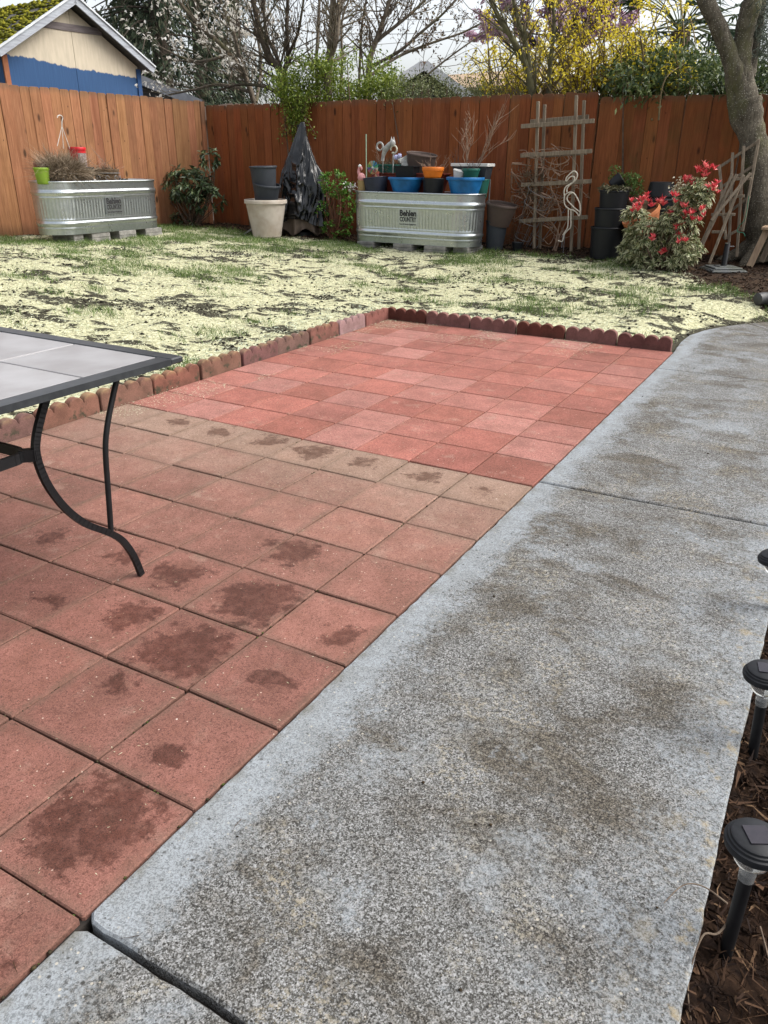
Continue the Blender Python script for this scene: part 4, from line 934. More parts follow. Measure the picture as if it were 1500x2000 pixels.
nn = 40; Pq = rng.normal(size=(nn, 3))*np.array([.05, .03, .03])+np.array([0, 0, .13]); leaves('petals', Pq, rng.normal(size=(nn, 3)), .035, .022, leafmat('white_petals', [(0, (.5, .46, .45)), (1, (.65, .62, .62))], .6), t)
stems(t, [(0, 0, 0)]*3, [(-.03, 0, .14), (.02, 0, .12), (.04, 0, .15)], .003, M_brown, 'stem', .01, 1, 5)

# ---- left tank
TZL = .40+.585; gl = 'things standing on the left tank'
XL = -7.78
def lpot(px0, px1, ytop, X, mat, name, label, taper=.75, **kw):
    a = at_x(px0, ytop, X); b_ = at_x(px1, ytop, X); dpx = (px1-px0)*mpp((a+b_)/2)/2; c = (a+b_)/2
    return pot(name, label, (X, c.y, TZL), dpx, dpx*taper, max(.08, c.z-TZL), mat, group=gl, **kw)
lpot(65, 95, 327, -7.70, M_lime, 'lime_pot', 'lime green pot at the left end of the left tank', rim=.03, out=.005)
basket = lpot(92, 152, 333, -7.72, M_coco, 'coco_basket', 'fibre-lined hanging basket with a shaggy mound of dead grass', taper=.72, cat='basket', rim=.012, out=.002)
lpot(150, 183, 326, -7.76, M_bpot, 'black_pot', 'black pot between the two baskets on the left tank', rim=.012, out=.003)
basket2 = lpot(181, 231, 330, -7.72, M_coco, 'coco_basket', 'low fibre basket at the right of the left tank', taper=.8, cat='basket', rim=.012, out=.002)
def scrolls(root, r, h, n=9):
    m = MB()
    for k in range(n):
        a0 = 2*math.pi*k/n
        pts = []
        for j in range(14):
            th = j/13*1.7*math.pi; q = .028*(1-.5*j/13); ang = a0+q*math.cos(th)/r; rr_ = r*(1.02); pts.append((rr_*math.cos(ang), rr_*math.sin(ang), h*.5+q*1.3*math.sin(th)))
        m.tube(pts, .0045, 5)
    m.tube([((r+.004)*math.cos(a_), (r+.004)*math.sin(a_), h) for a_ in np.linspace(0, 6.2832, 33)], .005, 6, False)
    m.build('wire_scroll', M_wire, root, 60)
scrolls(basket, .195, .12, 10); scrolls(basket2, .168, .12, 9)
nn = 8000; a_ = rng.random(nn)*6.283; rr_ = .21*np.sqrt(rng.random(nn)); Pm = np.stack([rr_*np.cos(a_)*.8, rr_*np.sin(a_)-.02, .09+.15*(1-(rr_/.28)**2)*rng.random(nn)], 1)
Dm = np.stack([np.cos(a_)*.6, np.sin(a_)*.7+.15, .35+.5*rng.normal(size=nn)], 1)+rng.normal(size=(nn, 3))*.45
strips('dead_grass', Pm, Dm, rng.uniform(.08, .17, nn), .0055, M_dry, basket, None, .6)
nn = 150; a_ = rng.random(nn)*6.283; Pm = np.stack([.15*np.cos(a_), -.10+.12*np.sin(a_), .18+.08*rng.random(nn)], 1); strips('stray_stalks', Pm, np.stack([np.cos(a_)*.5, np.sin(a_)-.5, .9+.3*rng.normal(size=nn)], 1), rng.uniform(.12, .26, nn), .004, M_dry, basket, .6+.4*rng.random(nn), .5)
nn = 300; a_ = rng.random(nn)*6.283; Pm = np.stack([.10*np.cos(a_), .12+.12*np.sin(a_), .14+.05*rng.random(nn)], 1); strips('trailing_grass', Pm, np.stack([.4+0*a_, .8+.3*rng.normal(size=nn), -.35+.2*rng.normal(size=nn)], 1), rng.uniform(.2, .34, nn), .005, M_dry, basket, .5+.5*rng.random(nn), .4)
def lb(px, py, X=-7.75): p = at_x(px, py, X)-Vector(basket.location); return (p.x, p.y, p.z)
m = MB(); m.tube(smooth_path([lb(112, 230), lb(113, 226.5), lb(117, 225), lb(121, 227), lb(122.5, 231), lb(121, 237), lb(121, 246)], 4), .006, 6)
for q in ((112, 285), (136, 290), (124, 290)): m.tube([lb(121, 246), lb(*q)], .004, 5)
m.build('hanger_wire', simple('pale_wire', (.55, .52, .48), None, 20, .4, var=0), basket, 60)
stems(basket2, [(rnd.gauss(0, .08), rnd.gauss(0, .08), .10) for _ in range(14)], [(rnd.gauss(0, .10), rnd.gauss(-.03, .14), rnd.uniform(.18, .40)) for _ in range(14)], .0035, None, 'dry_twigs', .02, 2, 31)
nn = 500; a_ = rng.random(nn)*6.283; Pm = np.stack([.14*np.cos(a_)*rng.random(nn), .14*np.sin(a_)*rng.random(nn), .10+.06*rng.random(nn)], 1); strips('dead_leaves', Pm, rng.normal(size=(nn, 3))+np.array([0, 0, .5]), rng.uniform(.03, .08, nn), .008, M_dry, basket2, rng.random(nn)*.7, .5)
pr_ = at_x(155, 322, -7.95); t = thing('red_tub', 'tall red plastic tub with a lid and printed label on the left tank', 'tub', (-7.95, pr_.y, TZL), R(89), gl); zt = at_x(155, 287, -7.95).z-TZL
m = MB(); m.lathe([(.085, 0), (.088, .01), (.10, zt-.03), (.098, zt-.028)], 28); m.build('tub_body', M_red, t, 40)
m = MB(); m.lathe([(.098, zt-.035), (.108, zt-.034), (.109, zt-.012), (.104, zt-.002), (.0, zt)], 28); m.build('lid', M_red, t, 40)
m = MB(); vs = [(.0995*math.cos(a_), .0995*math.sin(a_), z_) for z_ in (zt*.45, zt*.83) for a_ in np.linspace(-2.3, -.85, 12)]; m.add([(x_*(1.0 if i < 12 else 1.02), y_*(1.0 if i < 12 else 1.02), z_) for i, (x_, y_, z_) in enumerate(vs)], [(i, i+1, 13+i, 12+i) for i in range(11)]); m.build('printed_label', simple('mottled_print', (.09, .07, .07), (.36, .30, .28), 45, .5, var=0), t, 60)
pr_ = at_x(170, 318, -7.85); t = thing('red_box', 'small red carton in front of the tall red tub', 'box', (-7.85, pr_.y, TZL+.13), R(86), gl)
m = MB(); m.box((0, 0, .0), (.125, .06, .115), None, .004); m.build('carton', M_red, t, 0); m = MB(); m.box((0, -.032, -.005), (.09, .002, .035)); m.build('printed_label', simple('pale_print', (.34, .06, .06), (.5, .2, .2), 60, .5, var=0), t, 0)
pr_ = at_x(243, 346, -7.72); clods('soil_lump', np.array([[-7.72+rnd.gauss(0, .03), pr_.y+rnd.gauss(0, .05), TZL+.02+abs(rnd.gauss(0, .012))] for _ in range(30)]), .022, M_clod); tag(bpy.data.objects['soil_lump'], 'heap of dark soil crumbs at the right of the left tank', 'soil heap', kind='stuff')
pr_ = at_x(78, 322, -7.9); pot('rose_pot', 'dusky rose pot half hidden behind the lime pot', (-7.9, pr_.y+.05, TZL), .12, .09, .24, plastic('dusky_rose', (.27, .10, .075), .6), .02, .005, group=gl)

# ================================================================== pots, tarp and trellises on the ground
def gpt(x, y): return (x, y, g(x, y))
P0 = (-6.33, 8.85, g(-6.33, 8.85)); k0 = mpp((-6.33, 8.85, .5))
bp = pot('beige_pot', 'large beige pot with two grey pots stacked in it', P0, .30, .20, .50, M_beige, .055, .02)
zt = P0[2]+.47
gpo = pot('grey_pot', 'lower grey plastic pot tilted in the beige pot', (-6.33, 8.85, zt-.06), .195, .15, .30, M_gpot, .03, .012, tilt=(.05, .17), soil=False, group='grey pots stacked in the beige pot')
pot('grey_pot', 'upper grey plastic pot stacked on top of the pile by the tarp', (-6.34, 8.86, zt+.13), .195, .155, .33, M_gpot, .026, .014, tilt=(.03, -.02), soil=False, group='grey pots stacked in the beige pot')
ps = at_y(492, 420, 9.0); m = MB(); m.lathe([(.10, 0), (.13, .03), (.13, .30), (.12, .36), (0, .38)], 10, wob=lambda th, z: .12*math.sin(3*th+z*9)); tag(m.build('log_stump', simple('grey_bark', (.10, .085, .07), (.05, .042, .035), 12, .95, bump=.6), None, 40, gpt(-6.72, 9.15)), 'short grey stump behind the beige pot', 'stump')
m = MB(); m.bar((-6.75, 8.84, g(-6.75, 8.84)), (-6.58, 8.92, g(-6.6, 8.9)+.13), .03, .02); tag(m.build('wooden_stick', M_block), 'short grey stick leaning on the beige pot', 'stick')
# black tarp draped over a tall pointed thing
def tarp():
    x0, y0 = -6.12, 9.42; z0 = g(x0, y0); t = thing('covered_umbrella', 'black plastic sheet tied over a tall pointed bundle by the fence', 'covered bundle', (x0, y0, z0))
    H = 1.50; n, mm_ = 220, 110; vs = []; fs = []
    F_, TH = np.meshgrid(np.linspace(0, 1, mm_), np.arange(n)*2*math.pi/n, indexing='ij')
    prof = np.interp(F_, [0, .05, .14, .30, .46, .62, .8, 1], [.026, .046, .066, .13, .21, .285, .33, .37])
    wx, wy = np.cos(TH)*2.1+20, np.sin(TH)*2.1+F_*4.2+40
    w1 = fbm(wx*1.2, wy*1.2, 3); w2 = fbm(wx*1.2+9, wy*1.2+5, 3)
    ridge = 1-np.abs(2*vnoise(wx*1.7+2.2*w1, wy*1.5+2.2*w2)-1); ridge2 = 1-np.abs(2*vnoise(wx*4+3*w2, wy*3.2+3*w1)-1)
    drape = np.cos(7*TH+4*w1+2*F_)*.10+np.cos(13*TH-3*F_+5*w2)*.05
    amp = np.clip(F_*2.5+.15, 0, 1)
    RR = prof*(1+amp*(drape*(.4+.6*F_)+.19*(ridge-.6)+.08*(ridge2-.6)))
    X_ = RR*np.cos(TH)*1.10; X_ = X_+np.where(X_ < 0, -.06*np.sin(np.clip(F_*1.6, 0, 1)*3.14), .10*F_**2)+.07*(1-F_)**1.5
    Z_ = H-F_*(H-.20)+.05*np.sin(4*TH+1)*F_**3+.03*(w1-.5)*F_
    vs = list(map(tuple, np.stack([X_, RR*np.sin(TH)*.85, Z_], -1).reshape(-1, 3)))
    fs = [(i*n+(k+1) % n, i*n+k, (i+1)*n+k, (i+1)*n+(k+1) % n) for i in range(mm_-1) for k in range(n)]; fs.append(tuple(range(n)))
    m = MB(); m.add(vs, fs); m.build('plastic_sheet', simple('black_sheet', (.003, .0035, .0045), (.005, .006, .007), 8, .26, bump=.15, bscale=26, var=0), t, 180)
    m = MB(); n2 = 64; vs = []
    for z, s in ((.34, .95), (.20, 1.0), (.06, 1.06), (.055, .9)):
        for k in range(n2):
            th = 2*math.pi*k/n2; r_ = .33*s*(1+.13*math.sin(8*th)+.05*math.sin(17*th)); vs.append((r_*math.cos(th)+.03, r_*math.sin(th)*.85, z+.05*math.sin(5*th)*(z < .25)))
    m.add(vs, [(i*n2+k, i*n2+(k+1) % n2, (i+1)*n2+(k+1) % n2, (i+1)*n2+k) for i in range(3) for k in range(n2)]); m.build('fabric_hem', simple('taupe_fabric', (.17, .125, .095), (.11, .08, .06), 9, .9), t, 70)
    m = MB(); m.tube([(0, 0, -.02), (0, 0, H-.03)], .025, 8); m.lathe([(.22, 0), (.22, .05), (.1, .07), (.0, .075)], 20); m.build('pole', M_black, t, 50)
tarp()
pot('grey_tub', 'brown-rimmed grey tub leaning at the right end of the right tank', gpt(-2.99, 9.32), .0, .0, .0, M_brown) if False else None
pb = gpt(-3.02, 9.32); pot('tall_pot', 'lower slate grey pot on the ground right of the tank', pb, .145, .105, .36, M_gpot, .025, .008, soil=False, group='pots right of the tank', tilt=(0, .05))
pot('tall_pot', 'wide brown pot sitting in the slate grey pot right of the tank', (-2.99, 9.32, pb[2]+.30), .20, .14, .27, M_brown, .03, .010, soil=False, group='pots right of the tank', tilt=(.05, .16))
m = MB(); q = at_y(954, 410, 9.30); m.tube([(q.x, 9.30, .3), (q.x, 9.30, at_y(952, 350, 9.3).z)], .008, 6); tag(m.build('metal_stake', M_wire), 'thin grey metal stake at the right end of the right tank', 'stake')
# wire cages
def cage(loc, tilt, label, r=.17, h=.78):
    t = thing('wire_cage', label, 'plant cage', loc); t.rotation_euler = tilt
    for i, z in enumerate((.16, .38, .60, h)):
        m = MB(); q = r*(.55+.45*z/h); m.tube([(q*math.cos(a_), q*math.sin(a_), z) for a_ in np.linspace(0, 6.2832, 25)], .0032, 5, False); m.build('ring', M_wire, t, 60)
    for k in range(5): m = MB(); a_ = k*1.2566; m.tube([(r*.5*math.cos(a_), r*.5*math.sin(a_), 0), (r*math.cos(a_), r*math.sin(a_), h)], .0032, 5); m.build('upright', M_wire, t, 60)
cage(gpt(-2.80, 9.62), (.25, .35, .2), 'grey wire plant cage leaning left beside the trellis'); cage(gpt(-2.66, 9.70), (.1, .55, 1.0), 'tangled wire plant cage lying against the trellis foot', .15, .7)
pot('nursery_pot', 'tiny black pot on the soil before the wire cages', gpt(-2.72, 9.36), .075, .055, .11, M_bpot, .012, .003)
# wooden trellis
M_oldwood = simple('weathered_grey_wood', (.24, .19, .135), (.13, .10, .07), 9, .9, stretch=(6, 6, .6), bump=.4, bscale=50)
tr = thing('wooden_trellis', 'weathered wooden trellis standing before the back fence', 'trellis', (-2.25, 9.62, g(-2.25, 9.62)))
YT = 9.62
def lt(px, py, Y=YT): p = at_y(px, py, Y)-Vector(tr.location); return Vector((p.x, p.y, p.z))
for k, (a_, b_, Y) in enumerate((((1043, 494), (1051, 198), 9.56), ((1054, 492), (1064, 204), 9.72), ((1115, 500), (1126, 186), 9.56), ((1130, 498), (1141, 196), 9.72))):
    m = MB(); m.bar(lt(*a_, Y), lt(*b_, Y), .036, .034, (1, 0, 0), .003); m.build('upright', M_oldwood, tr, 20)
for (a_, b_, Y) in (((1018, 247), (1161, 236), 9.52), ((1036, 238), (1150, 228), 9.76), ((1017, 304), (1156, 295), 9.52), ((1018, 361), (1155, 354), 9.52), ((1014, 432), (1148, 424), 9.52), ((1034, 306), (1146, 298), 9.76)):
    m = MB(); m.bar(lt(*a_, Y), lt(*b_, Y), .030, .048, (0, 0, 1), .003); m.build('crossbar', M_oldwood, tr, 20)
# dead vine tangled through it
vn = thing('dead_vine', 'leafless brown vine tangled through the wooden trellis', 'vine', (-2.25, 9.60, g(-2.25, 9.6)))
m = MB(); q = random.Random(5)
def lv(px, py, Y): p = at_y(px, py, Y)-Vector(vn.location); return p
for k in range(46):
    cx_, cy_ = q.gauss(1070, 28), q.gauss(365, 36); pts = [lv(cx_, cy_, 9.6+q.gauss(0, .07))]
    for j in range(6): cx_ += q.gauss(0, 17); cy_ += q.gauss(4 if k % 2 else -3, 15); cx_ = min(max(cx_, 1000), 1150); cy_ = min(max(cy_, 290), 485); pts.append(lv(cx_, cy_, 9.6+q.gauss(0, .07)))
    P = smooth_path(pts, 4); r_ = q.uniform(.003, .008); m.tube(P, [r_*(1-.5*i/len(P)) for i in range(len(P))], 5)
for pts in ([(1082, 492), (1090, 450), (1096, 420), (1085, 385), (1070, 350), (1080, 310)], [(1078, 494), (1100, 445), (1108, 430)], [(1084, 494), (1092, 462), (1075, 432), (1050, 415), (1042, 395)], [(1080, 494), (1088, 470), (1102, 448)]):
    P = smooth_path([lv(a_, b_, 9.55) for a_, b_ in pts], 5); m.tube(P, [.012*(1-.6*i/len(P)) for i in range(len(P))], 6)
m.build('stems', M_stem, vn, 60)
nn = 500; pp = np.array([lv(q.gauss(1035, 16), q.gauss(358, 20), 9.58+q.gauss(0, .06)) for _ in range(nn)]); strips('withered_leaves', pp, rng.normal(size=(nn, 3)), rng.uniform(.03, .09, nn), .009, M_dry, vn, rng.random(nn)*.55, .6)
nn = 260; pp = np.array([lv(q.gauss(1005, 18), q.gauss(440, 30), 9.6+q.gauss(0, .06)) for _ in range(nn)]); strips('dry_weeds', pp, rng.normal(size=(nn, 3))+np.array([0, 0, .6]), rng.uniform(.06, .2, nn), .005, M_dry, vn, rng.random(nn)*.5, .5)
# wire flamingo with white rope
fl = thing('flamingo_ornament', 'white rope outline of a flamingo before the trellis', 'ornament', (-2.10, 9.42, g(-2.1, 9.42)))
def lf(px, py): p = at_y(px, py, 9.42)-Vector(fl.location); return (p.x, p.y, p.z)
def zf(px, py): return lf(1000+px/5.769, 250+py/5.769)
M_rope = simple('white_rope', (.66, .60, .50), (.5, .44, .36), 40, .7, var=0)
def rope(pts, name):
    m = MB(); m.tube(smooth_path([zf(*p) for p in pts], 5), .0078, 7); m.build(name, M_rope, fl, 70)
rope([(590, 765), (588, 710), (605, 665), (650, 635), (700, 605), (733, 555), (735, 515), (715, 490), (690, 488), (660, 510), (630, 540), (612, 565), (608, 592), (618, 595), (640, 565), (668, 545), (695, 548), (706, 570), (690, 610), (650, 645), (622, 680), (618, 720)], 'neck')
rope([(590, 770), (612, 740), (655, 724), (700, 738), (735, 790), (762, 850), (770, 905), (768, 935), (750, 935), (705, 900), (655, 850), (625, 815), (622, 780), (645, 748), (672, 735)], 'wing')
rope([(590, 770), (588, 830), (605, 880), (650, 915), (700, 930), (735, 960), (752, 990), (764, 975), (768, 935)], 'belly')
rope([(635, 915), (634, 1000), (628, 1110), (600, 1165), (572, 1205)], 'leg'); rope([(664, 922), (664, 1020), (660, 1115), (625, 1155), (590, 1200), (568, 1275), (520, 1268)], 'leg')
m = MB(); m.tube([zf(572, 1205), zf(560, 1350)], .006, 6); m.tube([zf(600, 1160), (zf(600, 1160)[0], 0, -.02)], .004, 6); m.build('stake', M_wire, fl, 60)
# stack of black nursery pots
b0 = gpt(-1.55, 9.22); gk = 'black pots stacked beside the pieris'
for i, (zb_, rt, h, lb_) in enumerate(((0, .205, .36, 'lowest and widest black nursery pot of the stack left of the pieris'), (.27, .195, .30, 'middle black nursery pot of the stack left of the pieris'), (.50, .170, .26, 'top black nursery pot of the stack, mossy leaves over its rim'))):
    pot('nursery_pot', lb_, (b0[0]+.01*i, b0[1], b0[2]+zb_), rt, rt*.86, h, M_bpot, .022, .006, soil=i == 2, group=gk)
nn = 260; a_ = rng.random(nn)*6.283; pp = np.stack([b0[0]+.02+.17*np.sqrt(rng.random(nn))*np.cos(a_), b0[1]+.17*np.sqrt(rng.random(nn))*np.sin(a_), b0[2]+.76+.03*rng.random(nn)], 1)
tq = thing('withered_plant', 'withered olive leaves heaped on the black pot stack', 'plant', (b0[0], b0[1], b0[2]+.75)); leaves('dead_leaves', pp-np.array(tq.location), rng.normal(size=(nn, 3))*np.array([1, 1, .4]), rng.uniform(.04, .09, nn), .03, leafmat('olive_dead_leaf', [(0, (.05, .05, .025)), (1, (.12, .11, .06))], .8), tq)
pot('nursery_pot', 'small black pot tipped on its side atop the stack', (b0[0]-.06, b0[1]+.12, b0[2]+.80), .085, .06, .14, M_bpot, .014, .004, tilt=(-.3, .9), soil=False, group=gk)
# terracotta pots and upturned black pots behind the pieris
tp = gpt(-1.30, 9.52); pot('stone_pot', 'weathered tan pot behind the black stack with a leafy plant', (tp[0]+.05, tp[1], tp[2]), .22, .16, .66, simple('mossy_terracotta', (.20, .13, .08), (.11, .09, .05), 8, .9), .06, .012)
pot('terracotta_pot', 'orange terracotta pot tipped towards the black stack', (-1.10, 9.24, g(-1.2, 9.24)+.34), .22, .13, .22, M_terra, .05, .010, tilt=(.35, -.45), soil=False)
pot('black_tub', 'black pot upside down on a stack behind the pieris', (at_y(1290, 380, 9.5).x, 9.50, at_y(1290, 386, 9.5).z), .165, .135, .17, M_bpot, .03, .008, upside=True, soil=False, group='upturned black pots')
pot('black_tub', 'wide black pot below the upturned one behind the pieris', (at_y(1290, 380, 9.5).x, 9.50, at_y(1290, 386, 9.5).z-.50), .20, .17, .495, M_bpot, .03, .008, soil=False, group='upturned black pots')
# leaning wooden lattices
def lattice(name, label, feet_top, bars, Y, wd=.030):
    base = at_y(*feet_top[0][0], Y[0]); t = thing(name, label, 'trellis', (base.x, Y[0], base.z))
    def q(p, Yv): w = at_y(*p, Yv)-Vector(t.location); return w
    for a_, b_ in feet_top: m = MB(); m.bar(q(a_, Y[0]), q(b_, Y[1]), wd, wd*.75, (0, 1, 0), .003); m.build('slat', M_oldwood, t, 20)
    for a_, b_, f in bars: m = MB(); Yv = Y[0]+(Y[1]-Y[0])*f+.02; m.bar(q(a_, Yv), q(b_, Yv), wd*.7, wd, (0, 0, 1), .003); m.build('crossbar', M_oldwood, t, 20)
lattice('fan_trellis', 'upright wooden lattice leaning on the tree trunk', [((1418, 468), (1405, 322)), ((1424, 474), (1431, 298)), ((1439, 502), (1453, 285)), ((1450, 452), (1482, 272))], [((1400, 330), (1481, 276), .95), ((1402, 370), (1473, 323), .7), ((1410, 425), (1465, 383), .45), ((1412, 465), (1452, 444), .1)], (9.45, 9.62))
lattice('fan_trellis', 'fallen wooden lattice of four slats slanting before the tree', [((1353, 515), (1430, 340)), ((1356, 511), (1439, 340)), ((1385, 515), (1453, 342)), ((1389, 431), (1466, 338))], [((1427, 350), (1468, 349), .95), ((1406, 384), (1454, 383), .7), ((1389, 419), (1436, 419), .5), ((1390, 453), (1418, 453), .3)], (9.20, 9.42))
m = MB(); p_ = [at_y(*a_, 9.40) for a_ in ((1463, 382), (1461, 395), (1459, 410), (1454, 430), (1445, 440), (1440, 452), (1452, 455), (1455, 462))]; m.tube(smooth_path(p_, 4), .004, 5); tag(m.build('garden_twine', simple('green_twine', (.01, .16, .09), None, 20, .6)), 'green twine hanging from the upright lattice', 'twine')
# umbrella base, plank legs, hose
ub = gpt(-.165, 8.88); t = thing('umbrella_base', 'square dark grey umbrella stand on the soil bed', 'umbrella base', ub, R(30)); M_ubase = simple('mossy_grey_resin', (.075, .08, .085), (.05, .055, .04), 8, .6)
m = MB(); 
for s, z0_, z1_ in ((.19, 0, .022), (.178, .022, .030), (.15, .030, .048), (.08, .048, .056)): m.box((0, 0, (z0_+z1_)/2), (2*s, 2*s, z1_-z0_+.001), None, .006)
m.build('base_plate', M_ubase, t, 30)
m = MB(); m.lathe([(.034, .05), (.030, .06), (.028, .28), (.024, .285)], 20); pp_ = m.build('tube', M_bplastic, t, 40); m = MB(); m.tube([(.025, 0, .255), (.062, 0, .255)], .005, 8); m.box((.066, 0, .255), (.012, .03, .012), None, .003); m.build('clamp_knob', M_wire, pp_, 40)
m = MB(); m.lathe([(.026, .284), (.027, .29), (0, .293)], 20); m.build('tube_cap', M_galv, pp_, 40)
pl = thing('garden_chair', 'tan wooden leg of a folded garden seat cut by the right edge', 'chair', gpt(.08, 9.27)); M_tanw = simple('tan_wood', (.34, .24, .15), (.24, .16, .10), 8, .7, stretch=(5, 5, .6))
def lp(px, py, Y): w = at_y(px, py, Y)-Vector(pl.location); return w
m = MB(); m.bar(lp(1463, 522, 9.22), lp(1501, 443, 9.30), .07, .03, (0, 1, 0), .004); m.build('leg', M_tanw, pl, 20)
m = MB(); m.bar(lp(1486, 512, 9.42), lp(1520, 440, 9.45), .06, .03, (0, 1, 0), .004); m.build('leg', M_oldwood, pl, 20)
m = MB(); m.bar(lp(1500, 446, 9.34), lp(1600, 440, 9.36), .05, .42, (0, 0, 1), .004) if False else m.box(lp(1535, 446, 9.36), (.46, .34, .03), None, .004); m.build('seat', M_tanw, pl, 20)
m = MB(); m.bar(lp(1560, 522, 9.22), lp(1540, 443, 9.30), .07, .03, (0, 1, 0), .004); m.build('leg', M_tanw, pl, 20)
m = MB(); P = smooth_path([(.34, 7.46, .05), (.40, 7.52, .07), (.52, 7.56, .08), (.75, 7.66, .07), (1.2, 7.86, .06), (1.7, 8.0, .05)], 5); P = [Vector((p.x, p.y, g(p.x-.05, p.y+.08)+.035)) for p in P]; m.tube(P, [.03]+[.055]*(len(P)-1), 12)
tag(m.build('drain_pipe', simple('weathered_black_pipe', (.03, .03, .033), (.05, .05, .05), 20, .55, bump=.3), None, 60), 'dark ribbed drain pipe end lying by the far walk curve', 'pipe')

# ================================================================== shrubs in the beds
def whorls(tips, axes, n, L, droop=.25, spread=1.0):
    """leaf bases and directions for rosettes of n leaves at each branch tip"""
    tips = np.asarray(tips); ax = norm(np.asarray(axes)); k = len(tips); ref = rng.normal(size=(k, 3)); s = norm(np.cross(ax, ref)); u = np.cross(ax, s)
    th = (np.arange(n)*2.4)[None, :]+rng.random((k, 1))*6.28; out = s[:, None]*np.cos(th)[..., None]+u[:, None]*np.sin(th)[..., None]
    lift = rng.normal(.35, .25, (k, n, 1)); D = out*spread+ax[:, None]*lift; D[..., 2] -= droop*rng.random((k, n))
    P = tips[:, None]-ax[:, None]*(.35*L*rng.random((k, n, 1)))
    return P.reshape(-1, 3), D.reshape(-1, 3)
def ellip(n, c, r, lo=.55):
    d = norm(rng.normal(size=(n, 3))); q = (lo+(1-lo)*rng.random((n, 1))**.6); return np.array(c)+d*q*np.array(r), d
def twigs(root, base, tips, r, mat, name='branch', sub=1):
    m = MB()
    for tp in tips:
        A = Vector(base)+Vector((rnd.gauss(0, .04), rnd.gauss(0, .04), 0)); B = Vector(tp); mid = A.lerp(B, .5)+Vector((rnd.gauss(0, .04), rnd.gauss(0, .04), -.03)); P = smooth_path([A, mid, B], 4); m.tube(P, [r*(1-.7*i/len(P)) for i in range(len(P))], 5)
    return m.build(name, mat, root, 60)
M_twigb = simple('shrub_twig', (.12, .075, .05), (.07, .045, .03), 20, .9)
# rhododendron
rb = at_y(378, 444, 9.35); rh = thing('rhododendron', 'dark leathery rhododendron bush in the back left corner', 'shrub', (rb.x, 9.35, g(rb.x, 9.35)))
tips, axs = [], []
for c, r, n in (((-.05, 0, .62), (.47, .36, .27), 105), ((.42, .0, 1.0), (.17, .14, .15), 14), ((-.48, -.05, .42), (.15, .14, .12), 12), ((.28, 0, .45), (.36, .3, .22), 34), ((-.15, 0, .12), (.3, .2, .1), 10)):
    p, d = ellip(n, c, r); tips.append(p); axs.append(d+np.array([0, 0, .7]))
tips = np.concatenate(tips); axs = np.concatenate(axs)
P, D = whorls(tips, axs, 9, .11, .45)
leaves('foliage', P, D, rng.uniform(.08, .125, len(P)), rng.uniform(.028, .04, len(P)), leafmat('rhododendron_leaf', [(0, (.018, .035, .015)), (.55, (.04, .07, .03)), (.85, (.085, .12, .055)), (1, (.17, .20, .10))], .38, trans=.12, spec=.5), rh)
P, D = whorls(tips[::3], axs[::3], 5, .05, 0, .5); leaves('new_buds', P, D, .05, .018, leafmat('pale_bud_leaf', [(0, (.10, .15, .05)), (1, (.22, .26, .12))], .45), rh)
twigs(rh, (0, 0, 0), tips[::4], .012, M_twigb)
# bright euonymus-like shrub
gs = at_y(655, 466, 9.30); sh = thing('green_shrub', 'bright green leafy shrub with reddish stems beside the black tarp', 'shrub', (gs.x, 9.30, g(gs.x, 9.3)))
tips = np.concatenate([ellip(n, c, r)[0] for c, r, n in (((.0, 0, .72), (.26, .2, .19), 130), ((-.18, 0, .40), (.14, .14, .11), 40), ((.2, 0, .45), (.13, .14, .25), 60), ((.05, -.05, .14), (.25, .15, .12), 55))])
P, D = whorls(tips, rng.normal(size=tips.shape)*.5+np.array([0, 0, 1]), 7, .05, .2)
leaves('foliage', P, D, rng.uniform(.03, .055, len(P)), rng.uniform(.018, .028, len(P)), leafmat('fresh_green_leaf', [(0, (.04, .12, .015)), (.5, (.09, .22, .03)), (1, (.19, .33, .06))], .4, trans=.3), sh)
twigs(sh, (0, 0, 0), tips[::3], .009, simple('red_brown_twig', (.20, .07, .03), (.10, .05, .03), 20, .8))
# fern-leaved plant in the tan pot
po = at_y(1222, 392, 9.52); fp = thing('potted_plant', 'leafy light green plant growing in the tan pot', 'plant', (po.x-.03, 9.52, g(-1.25, 9.52)+.62))
tips = np.concatenate([ellip(n, c, r, .2)[0] for c, r, n in (((.03, 0, .20), (.17, .14, .13), 150), ((-.13, 0, .30), (.08, .08, .12), 30), ((.16, 0, .10), (.1, .1, .08), 30))])
P, D = whorls(tips, rng.normal(size=tips.shape)+np.array([0, 0, .7]), 6, .03, .1)
leaves('foliage', P, D, rng.uniform(.02, .038, len(P)), .014, leafmat('light_green_leaf', [(0, (.05, .11, .02)), (.6, (.11, .20, .045)), (1, (.20, .28, .08))], .5, trans=.3), fp); twigs(fp, (0, 0, 0), tips[::6], .005, M_twigb)
# pieris
pi = at_y(1285, 524, 8.72); pz = g(pi.x, 8.72); pr = thing('pieris_shrub', 'variegated pieris bush with red new shoots in front of the tree', 'shrub', (pi.x, 8.72, pz))
def lpi(px, py, Y=8.72): q_ = at_y(px, py, Y)-Vector(pr.location); return (q_.x, q_.y, q_.z)
lobes = [(1270, 460, .28, .24, .20, 85), (1325, 440, .24, .24, .22, 85), (1250, 500, .24, .22, .15, 60), (1330, 490, .24, .22, .18, 60), (1355, 385, .17, .17, .19, 55), (1335, 405, .10, .14, .14, 22), (1240, 420, .13, .15, .08, 22), (1285, 515, .30, .22, .10, 45), (1378, 375, .10, .1, .08, 14), (1225, 480, .1, .1, .08, 12)]
tips, axs = [], []
for px, py, rx, ry, rz_, n in lobes:
    p, d = ellip(n, lpi(px, py), (rx, ry, rz_), .5); tips.append(p); axs.append(d*.8+np.array([0, 0, .8]))
